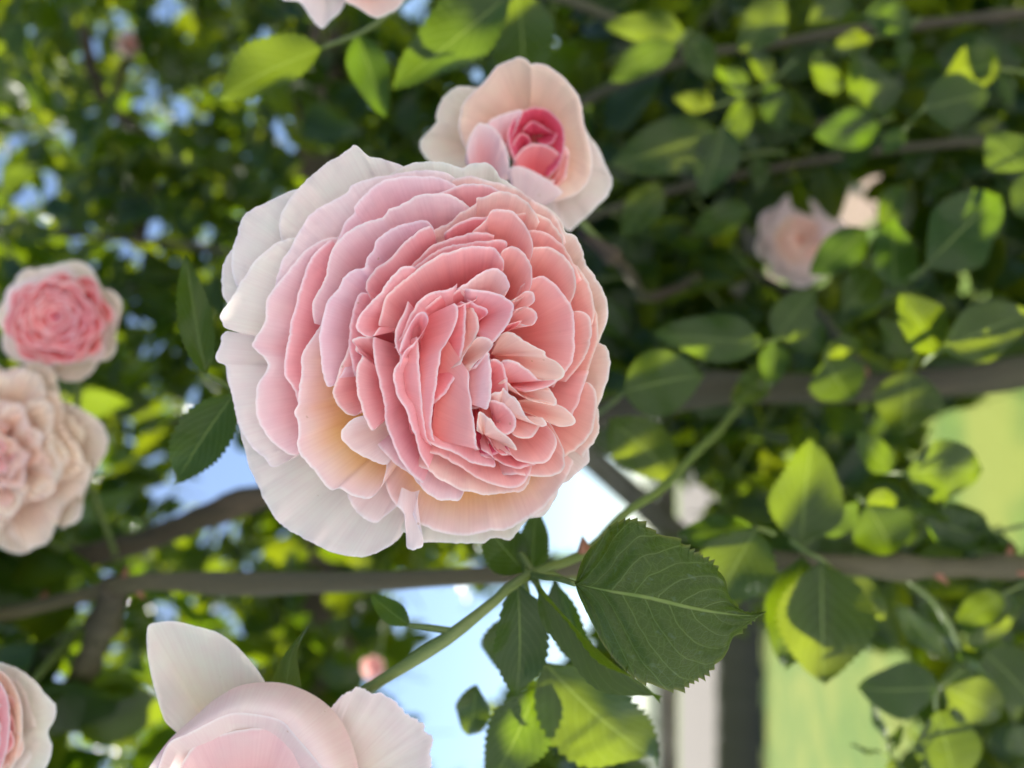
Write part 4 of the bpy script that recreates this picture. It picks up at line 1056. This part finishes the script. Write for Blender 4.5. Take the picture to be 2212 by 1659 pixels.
# traced compound leaves: stalk points (x, y, depth) and leaflets (base, tip, width/length, roll, variant)
TR = [
    # beside the big rose
    ([(560, 900, .27), (530, 862, .262), (490, 832, .256), (445, 808, .252)], [((445, 810), (398, 552), .27, .35, 1, .252), ((508, 848), (360, 1052), .42, -.2, 2, .247)]),
    # shoot junction under the hero leaf
    ([(1148, 1243, .24), (1160, 1262, .235), (1172, 1290, .232)], [((1165, 1262), (1392, 1565), .22, .7, 3, .222), ((1118, 1262), (1128, 1515), .46, -.3, 1, .235)]),
    ([(1130, 1250, .24), (1150, 1330, .262), (1172, 1420, .272)], [((1172, 1425), (1412, 1690), .55, .25, 2, .27), ((1165, 1480), (1060, 1700), .62, -.2, 0, .275), ((1100, 1330), (1110, 1475), .8, .2, 1, .268), ((1030, 1480), (1010, 1600), .5, .2, 1, .28)]),
    ([(1142, 1243, .24), (1132, 1228, .245)], [((1134, 1236), (1048, 1130), .75, .3, 0, .25), ((1150, 1240), (1160, 1100), .5, .3, 0, .26)]),
    ([(1150, 1243, .24), (1190, 1240, .245), (1225, 1255, .25)], [((1200, 1250), (1275, 1480), .30, .5, 2, .25)]),
    ([(985, 1366, .226), (930, 1356, .228), (882, 1350, .23)], [((885, 1352), (798, 1283), .42, .5, 1, .23)]),
    # top, dark teal
    ([(900, -20, .36), (800, 60, .345), (690, 105, .335)], [((700, 105), (447, 192), .44, .1, 2, .33), ((770, 70), (830, 250), .5, .2, 1, .35)]),
    ([(1160, -60, .36), (1120, -20, .35), (1080, 20, .345)], [((1100, -10), (850, 175), .48, .1, 1, .34), ((1120, -20), (1130, 210), .6, .2, 0, .36), ((1060, 0), (930, -80), .6, 0, 0, .35)]),
    # right hand masses
    ([Z8(900, 300) + (.40,), Z8(810, 330) + (.39,), Z8(700, 335) + (.385,)], [(Z8(810, 330), Z8(240, 275), .44, .15, 1, .385), (Z8(860, 310), Z8(1080, 60), .75, .2, 0, .40), (Z8(870, 320), Z8(840, 560), .62, .2, 2, .40)]),
    ([Z8(-60, 700) + (.37,), Z8(20, 640) + (.36,), Z8(90, 580) + (.355,)], [(Z8(70, 585), Z8(490, 505), .85, .1, 0, .35), (Z8(0, 730), Z8(360, 1050), .62, .2, 1, .36)]),
    ([Z8(900, 1560) + (.37,), Z8(960, 1470) + (.36,), Z8(1010, 1390) + (.35,), Z8(1100, 1330) + (.35,)], [(Z8(1000, 1390), Z8(1070, 850), .72, .1, 1, .345), (Z8(1100, 1330), Z8(1330, 1180), .6, .4, 2, .36)]),
    ([Z8(1160, 330) + (.42,), Z8(1140, 380) + (.41,), Z8(1130, 420) + (.40,)], [(Z8(1130, 415), Z8(1260, 655), .95, .3, 2, .40), (Z8(1120, 400), Z8(1340, 330), .5, .2, 1, .41), (Z8(1110, 380), Z8(880, 130), .62, -.2, 0, .42)]),
    ([Z8(900, 440) + (.43,), Z8(850, 470) + (.42,)], [(Z8(845, 478), Z8(635, 650), .62, .5, 1, .42)]),
    ([Z8(1600, 400) + (.42,), Z8(1575, 440) + (.41,), Z8(1560, 480) + (.40,)], [(Z8(1560, 475), Z8(1530, 815), .98, .1, 0, .40), (Z8(1590, 420), Z8(1420, 200), .6, .1, 1, .42)]),
    ([Z8(1640, 440) + (.38,), Z8(1700, 390) + (.37,), Z8(1760, 355) + (.365,)], [(Z8(1740, 360), Z8(2230, 170), .62, .15, 1, .36), (Z8(1700, 390), Z8(1560, 60), .75, .2, 2, .37)]),
    ([Z8(1440, 1010) + (.39,), Z8(1500, 1010) + (.38,), Z8(1550, 1010) + (.375,)], [(Z8(1540, 1010), Z8(1985, 990), .64, .1, 1, .37), (Z8(1470, 1010), Z8(1300, 800), .65, .2, 0, .38)]),
    ([Z8(1300, 1130) + (.37,), Z8(1340, 1170) + (.36,)], [(Z8(1345, 1180), Z8(1500, 1450), .85, .3, 1, .36), (Z8(1330, 1165), Z8(1540, 1160), .5, -.2, 2, .37)]),
    ([Z8(1560, 1200) + (.39,), Z8(1620, 1240) + (.38,)], [(Z8(1540, 1190), Z8(1740, 1400), .7, .5, 2, .38), (Z8(1640, 1260), Z8(2040, 1380), .45, .2, 0, .38)]),
    ([Z8(860, 1330) + (.33,), Z8(800, 1305) + (.325,), Z8(760, 1300) + (.32,)], [(Z8(770, 1300), Z8(530, 1740), .72, .1, 2, .315), (Z8(745, 1290), Z8(345, 1345), .42, .2, 1, .33)]),
    ([R2(880, 330) + (.34,), R2(960, 390) + (.335,), R2(1060, 440) + (.33,), R2(1150, 520) + (.33,)], [(R2(950, 420), R2(860, 1080), .52, .1, 2, .335), (R2(1060, 450), R2(1090, 1180), .74, .12, 3, .33), (R2(1150, 520), R2(1440, 790), .5, .3, 1, .345)]),
    ([R2(1860, 1060) + (.36,), R2(1790, 1120) + (.355,), R2(1720, 1170) + (.35,), R2(1710, 1290) + (.355,)], [(R2(1725, 1170), R2(1285, 1175), .68, .05, 0, .35), (R2(1750, 1160), R2(2120, 1350), .62, .15, 1, .355), (R2(1710, 1290), R2(1830, 1760), .72, .1, 0, .36)]),
    ([R2(1560, 560) + (.37,), R2(1680, 660) + (.365,), R2(1790, 800) + (.36,), R2(1850, 950) + (.36,)], [(R2(1780, 1000), R2(1480, 700), .55, .9, 1, .37), (R2(1850, 940), R2(1675, 690), .28, 1.0, 2, .36), (R2(1860, 940), R2(2215, 755), .25, -1.0, 1, .36), (R2(1840, 960), R2(2040, 1160), .26, .9, 2, .36), (R2(1980, 950), R2(2290, 1280), .72, .1, 0, .37)]),
    ([R2(1480, 1440) + (.38,), R2(1440, 1480) + (.37,), R2(1460, 1560) + (.37,)], [(R2(1440, 1480), R2(1340, 1250), .32, 1.0, 1, .37), (R2(1470, 1530), R2(1520, 1370), .3, -.9, 2, .37), (R2(1450, 1550), R2(1230, 1500), .3, .8, 1, .37), (R2(1470, 1560), R2(1500, 1780), .5, .4, 1, .37)]),
    ([R2(2250, 560) + (.39,), R2(2150, 600) + (.385,), R2(2080, 640) + (.38,)], [(R2(2090, 640), R2(1840, 790), .6, .2, 1, .38), (R2(2120, 610), R2(2140, 800), .4, .5, 2, .39), (R2(2150, 1380), R2(2250, 1560), .8, .2, 1, .39)]),
    ([Z7(1540, 680) + (.43,), Z7(1590, 620) + (.42,), Z7(1640, 570) + (.41,), Z7(1740, 410) + (.42,)], [(Z7(1635, 570), Z7(1995, 490), .80, .1, 0, .41), (Z7(1745, 405), Z7(2085, 315), .52, .2, 1, .42), (Z7(1540, 670), Z7(1430, 800), .7, .2, 0, .43)]),
    ([Z7(1560, 1460) + (.40,), Z7(1620, 1420) + (.395,), Z7(1660, 1380) + (.39,)], [(Z7(1650, 1390), Z7(2080, 1000), .62, .1, 1, .39), (Z7(1490, 1510), Z7(1500, 1140), .70, .15, 0, .40)]),
    ([Z7(1400, 1180) + (.44,), Z7(1340, 1200) + (.43,)], [(Z7(1345, 1200), Z7(1050, 1430), .60, .2, 0, .43), (Z7(1390, 1400), Z7(1240, 1620), .7, .2, 1, .42), (Z7(1400, 1170), Z7(1560, 960), .5, .2, 1, .44)]),
    ([Z7(2250, 920) + (.40,), Z7(2190, 890) + (.395,)], [(Z7(2180, 890), Z7(1985, 690), .9, -.1, 1, .39), (Z7(2220, 900), Z7(2140, 1130), .7, .3, 0, .40)]),
    ([Z7(1480, 610) + (.48,), Z7(1410, 640) + (.47,)], [(Z7(1410, 640), Z7(1080, 705), .70, .1, 0, .47), (Z7(1430, 620), Z7(1300, 250), .66, .2, 1, .47), (Z7(1180, 500), Z7(1090, 260), .6, .2, 0, .48)]),
    ([Z7(960, -60) + (.48,), Z7(920, 0) + (.47,)], [(Z7(910, 0), Z7(680, 260), .72, .1, 0, .47), (Z7(1330, 60), Z7(1600, 150), .65, .1, 1, .48), (Z7(1250, -40), Z7(1050, 110), .7, .2, 1, .48)]),
    ([Z7(420, 160) + (.46,), Z7(345, 240) + (.45,)], [(Z7(350, 240), Z7(-10, 395), .45, .1, 2, .45), (Z7(400, 180), Z7(-20, 120), .42, -.1, 1, .46), (Z7(410, 170), Z7(540, 420), .55, .3, 0, .46)]),
    ([Z7(640, 640) + (.46,), Z7(560, 690) + (.45,)], [(Z7(560, 690), Z7(10, 850), .55, .1, 0, .445), (Z7(600, 660), Z7(500, 1010), .62, .1, 1, .45), (Z7(270, 960), Z7(60, 1230), .6, .2, 0, .46), (Z7(740, 1090), Z7(420, 1200), .52, .1, 2, .46)]),
    ([(1720, 130, .52), (1660, 180, .51), (1600, 210, .50), (1540, 230, .50)], [((1540, 230), (1455, 205), .6, .1, 1, .50), ((1600, 212), (1560, 130), .6, .2, 2, .50), ((1605, 212), (1580, 320), .6, -.2, 1, .50), ((1660, 180), (1690, 285), .6, .2, 0, .51), ((1655, 182), (1630, 90), .55, .2, 2, .51)]),
    ([(1700, 330, .56), (1640, 330, .55), (1580, 345, .55)], [((1580, 345), (1500, 330), .6, .2, 1, .55), ((1630, 330), (1590, 265), .6, .2, 2, .55), ((1640, 332), (1640, 415), .6, -.2, 0, .55)]),
    ([(2240, 1130, .40), (2150, 1150, .395), (2080, 1180, .39)], [((2080, 1180), (1985, 1210), .62, .2, 1, .39), ((2120, 1160), (2060, 1090), .62, -.2, 2, .39), ((2130, 1158), (2170, 1250), .62, .2, 0, .39)]),
    ([(1985, 40, .50), (1940, 70, .49), (1880, 80, .49)], [((1880, 80), (1800, 110), .6, .2, 1, .49), ((1935, 72), (1910, 0), .6, .2, 2, .49), ((1940, 72), (1960, 150), .6, -.2, 0, .49)]),
    ([(2230, 160, .46), (2160, 150, .45), (2090, 160, .45)], [((2090, 160), (2010, 190), .6, .2, 1, .45), ((2150, 150), (2120, 70), .6, .2, 2, .45), ((2155, 152), (2190, 230), .6, -.2, 0, .45)]),
    ([(2230, 1480, .42), (2180, 1450, .41), (2130, 1440, .41)], [((2130, 1440), (2040, 1470), .6, .2, 1, .41), ((2170, 1450), (2150, 1370), .6, .2, 2, .41), ((2180, 1450), (2200, 1560), .6, -.2, 0, .41)]),
]
for stalk, leaves in TR:
    st = stalk_mesh([P(*s) for s in stalk], .0011)
    tail = P(*stalk[-1])
    for (b, t, w, roll, var, d) in leaves:
        dd = random.uniform(-.006, .014)
        if abs(roll) >= .8:      # blades turned so that they catch the sun
            leaflet(st, P(b[0], b[1], d), P(t[0], t[1], d + dd), w, 0, 0, facing=sdir - FW + rng.normal(0, .12, 3))
        else:
            leaflet(st, P(b[0], b[1], d), P(t[0], t[1], d + dd), w, roll, var)

# ---- gaps through which the photo shows sky, lawn and fence
def in_poly(x, y, poly):
    c = False
    j = len(poly) - 1
    for i in range(len(poly)):
        xi, yi = poly[i]; xj, yj = poly[j]
        if (yi > y) != (yj > y) and x < (xj - xi) * (y - yi) / (yj - yi) + xi: c = not c
        j = i
    return c


GAPS = [[(1130, 985), (1350, 985), (1400, 1060), (1340, 1185), (1120, 1185)],
        [(830, 1268), (965, 1268), (1000, 1330), (1125, 1450), (1035, 1520), (1010, 1680), (925, 1680), (920, 1540), (800, 1490), (960, 1370), (870, 1330)],
        [(1090, 1260), (1240, 1260), (1220, 1420), (1150, 1460), (1100, 1400)],
        [(365, 1090), (380, 1040), (470, 980), (570, 1000), (565, 1075)],
        [(1640, 1350), (1700, 1400), (1960, 1420), (1900, 1700), (1640, 1700)],
        [(1960, 970), (2140, 840), (2240, 840), (2240, 1140), (2060, 1160), (2040, 1040)],
        [(1370, 1440), (1650, 1360), (1680, 1700), (1390, 1700)],
        [(1290, 985), (1500, 1060), (1490, 1170), (1330, 1090)],
        [(1600, 500), (1900, 440), (1880, 540), (1640, 590)]]
HOLES = [(360, 20, 40), (200, 110, 42), (260, 60, 28), (50, 430, 34), (20, 310, 30), (720, 170, 30), (830, 130, 24), (700, 225, 24),
         (610, 270, 20), (270, 540, 32), (110, 400, 22), (220, 985, 28), (310, 985, 22), (1030, 160, 20), (170, 1305, 24), (480, 310, 18),
         (560, 90, 20), (640, 250, 22), (400, 240, 20), (740, 60, 22), (880, 20, 30), (60, 60, 20), (430, 520, 18), (340, 700, 18), (1425, 900, 24), (1740, 230, 30), (2080, 600, 40), (1840, 350, 26), (1600, 640, 40)]


def blocked(x, y, m):
    for g in GAPS:
        if in_poly(x, y, g): return True
        if m and (in_poly(x + m, y, g) or in_poly(x - m, y, g) or in_poly(x, y + m, g) or in_poly(x, y - m, g)): return True
    for hx, hy, hr in HOLES:
        if (x - hx) ** 2 + (y - hy) ** 2 < (hr * .8 + m * .3) ** 2: return True
    return False


def pix(p):
    q = p - CAM
    d = q.dot(FW)
    return 1106 - q.dot(UP) / d / KPX, 829.5 - q.dot(RT) / d / KPX, d


down = -UP
compound = []
tries = 0
# places where the photo shows sun coming through: the crown is open along these rays
LIT = [(1400, 120, .45), (1350, 150, .45), (1370, 40, .46), (1480, 190, .5), (1560, 220, .5), (1640, 240, .5), (1600, 160, .5), (2180, 300, .39), (1830, 800, .40), (1800, 840, .40),
       (1620, 830, .42), (1900, 1130, .36), (1920, 1180, .36), (1560, 1130, .33), (1500, 1140, .33), (1710, 1380, .335), (1730, 1330, .335), (1850, 1420, .34), (1800, 1450, .33),
       (1380, 1600, .27), (1400, 1500, .27), (1520, 710, .385), (1440, 720, .385), (2000, 1200, .38), (2060, 1380, .36), (2000, 1340, .36), (1940, 1250, .36), (2120, 1350, .36), (1860, 1250, .36),
       (1930, 60, .48), (1750, 150, .48), (2060, 170, .42), (1340, 580, .45), (1700, 1010, .345), (1980, 1130, .375), (2090, 1060, .37), (1900, 880, .40), (1950, 1600, .37), (1980, 460, .41), (560, 130, .33), (620, 100, .33)]
LIT += [(random.uniform(0, 1050), random.uniform(0, 1640), random.uniform(.8, 1.9)) for _ in range(55)]
LIT += [(random.uniform(350, 700), random.uniform(1270, 1400), random.uniform(.8, 1.3)) for _ in range(12)]
LITP = np.array([P(*q) for q in LIT])


def in_beam(c, rad=.027):
    v = c - LITP
    t = v @ sdir
    dd = np.linalg.norm(v - t[:, None] * sdir, axis=1)
    return bool(np.any((t > .015) & (dd < rad)))


ROSE_AT = P(760, 1080, .235)
e1 = np.cross(sdir, RT); e1 /= np.linalg.norm(e1)
e2 = np.cross(sdir, e1)
NFILL, NSHADE = 2700, 160
while len(compound) < NFILL + NSHADE and tries < 30000:
    tries += 1
    shade_slab = len(compound) >= NFILL
    if shade_slab:
        # unseen slab of leaves added towards the sun to shade the roses
        b = ROSE_AT + sdir * random.uniform(.34, .7) + e1 * random.uniform(-.16, .16) + e2 * random.uniform(-.16, .16)
        x, y, d = pix(b)
        if d > .02 and -60 < x < 2270 and -60 < y < 1720: continue
    else:
        x = random.uniform(-170, 2350); y = random.uniform(-160, 1900)
        left = x < 1180
        if left:
            d = random.choice([random.uniform(.72, 1.1), random.uniform(.9, 1.6), random.uniform(1.2, 2.3), random.uniform(1.2, 2.3)])
        else:
            if random.random() < (.34 if y < 900 else .5): continue
            d = random.choice([random.uniform(.60, .85), random.uniform(.65, 1.0), random.uniform(.8, 1.5)])
        if x > 1450 and y > 1000 and random.random() < .2: continue
        b = P(x, y, d)
    hang = random.uniform(.2, 1.0)
    ax = down * hang + RT * random.uniform(-.9, .9) + FW * random.uniform(-.6, .5)
    ax /= np.linalg.norm(ax)
    Lr = random.uniform(.055, .09)
    nl = random.choice([5, 5, 7])
    lf = []
    f0 = -FW * random.uniform(-.2, 1) + UP * random.uniform(0, 1.1) + RT * random.uniform(-.7, .7)
    f0 /= np.linalg.norm(f0)
    sd = np.cross(ax, f0); sd /= np.linalg.norm(sd)
    ok = True
    for q in range(nl):
        if q == 0:
            bb = b + ax * Lr; dr = ax.copy()
        else:
            kk = (q + 1) // 2
            bb = b + ax * Lr * (1 - .36 * kk + .1)
            dr = ax * .45 + sd * (1 if q % 2 else -1)
        dr = dr + rng.normal(0, .14, 3)
        dr /= np.linalg.norm(dr)
        Ls = random.uniform(.040, .062) * (1.12 if q == 0 else .95)
        tt = bb + dr * Ls
        mx, my, md = pix(bb + dr * Ls * .5)
        if md > .02 and blocked(mx, my, .3 * Ls / (KPX * md)): continue
        if in_beam(bb + dr * Ls * .5): continue
        if not shade_slab and md < .44 and -100 < mx < 2312 and -100 < my < 1760: continue
        lf.append((bb, tt, random.uniform(.52, .72), random.uniform(-.45, .45), random.randint(0, 4), f0 + rng.normal(0, .25, 3)))
    if lf:
        bx_, by_, _ = pix(b)
        if not shade_slab and blocked(bx_, by_, 8): continue
        compound.append((b, ax, Lr, lf, d))

inview = lambda c: -40 < pix(c[0])[0] < 2250 and -40 < pix(c[0])[1] < 1700
compound.sort(key=lambda c: c[4] if inview(c) else c[4] + 10)
SV, SF, SUV, SC = [], [], [], []
KV, KF = [], []
voff = koff = 0
for (b, ax, Lr, lf, d) in compound:
    if NPART[0] + len(lf) <= 299:
        st = stalk_mesh([b - ax * .012, b + ax * Lr * .5, b + ax * Lr], .0008)
        for (bb, tt, w, roll, var, fc) in lf:
            leaflet(st, bb, tt, w, roll, var, facing=fc)
    else:
        v, f = tube(np.array([b - ax * .012, b + ax * Lr]), .0007, 4, 0)
        KV.append(v); KF += [tuple(i + koff for i in q) for q in f]; koff += len(v)
        for (bb, tt, w, roll, var, fc) in lf:
            gv, gf, guv = LOW[var]
            x, y, z, L = leaf_axes(bb, tt, np.array(fc), roll)
            sy = w / (2 * (.30 + .03 * var) * .9)
            SV.append(bb + L * (gv[:, 0:1] * x + gv[:, 1:2] * sy * y + gv[:, 2:3] * z))
            SF += [tuple(i + voff for i in q) for q in gf]
            SUV.append(guv); voff += len(gv)
            SC.append(np.full((len(gv), 3), random.random()))
fo = mesh_obj('foliage', np.vstack(SV), SF, M_LEAFS, plant, uv=np.vstack(SUV), colr=np.vstack(SC))
tag(fo, kind='stuff')
fk = mesh_obj('foliage_stalks', np.vstack(KV), KF, M_STEM, plant)
tag(fk, kind='stuff')

# sepal of the cupped bud
sp_in = np.array(sep)
V = []
a_ = catmull(sp_in[:5], 20); b_ = catmull(sp_in[::-1][:5], 20)
for i in range(20):
    for j in range(5):
        q = a_[i] + (b_[i] - a_[i]) * j / 4
        V.append(P(q[0], q[1], .224 - .002 * math.sin(math.pi * j / 4)))
mesh_obj('sepal', V, grid_faces(5, 20), M_LEAFD, bt, uv=[(i / 19, j / 4) for i in range(20) for j in range(5)])
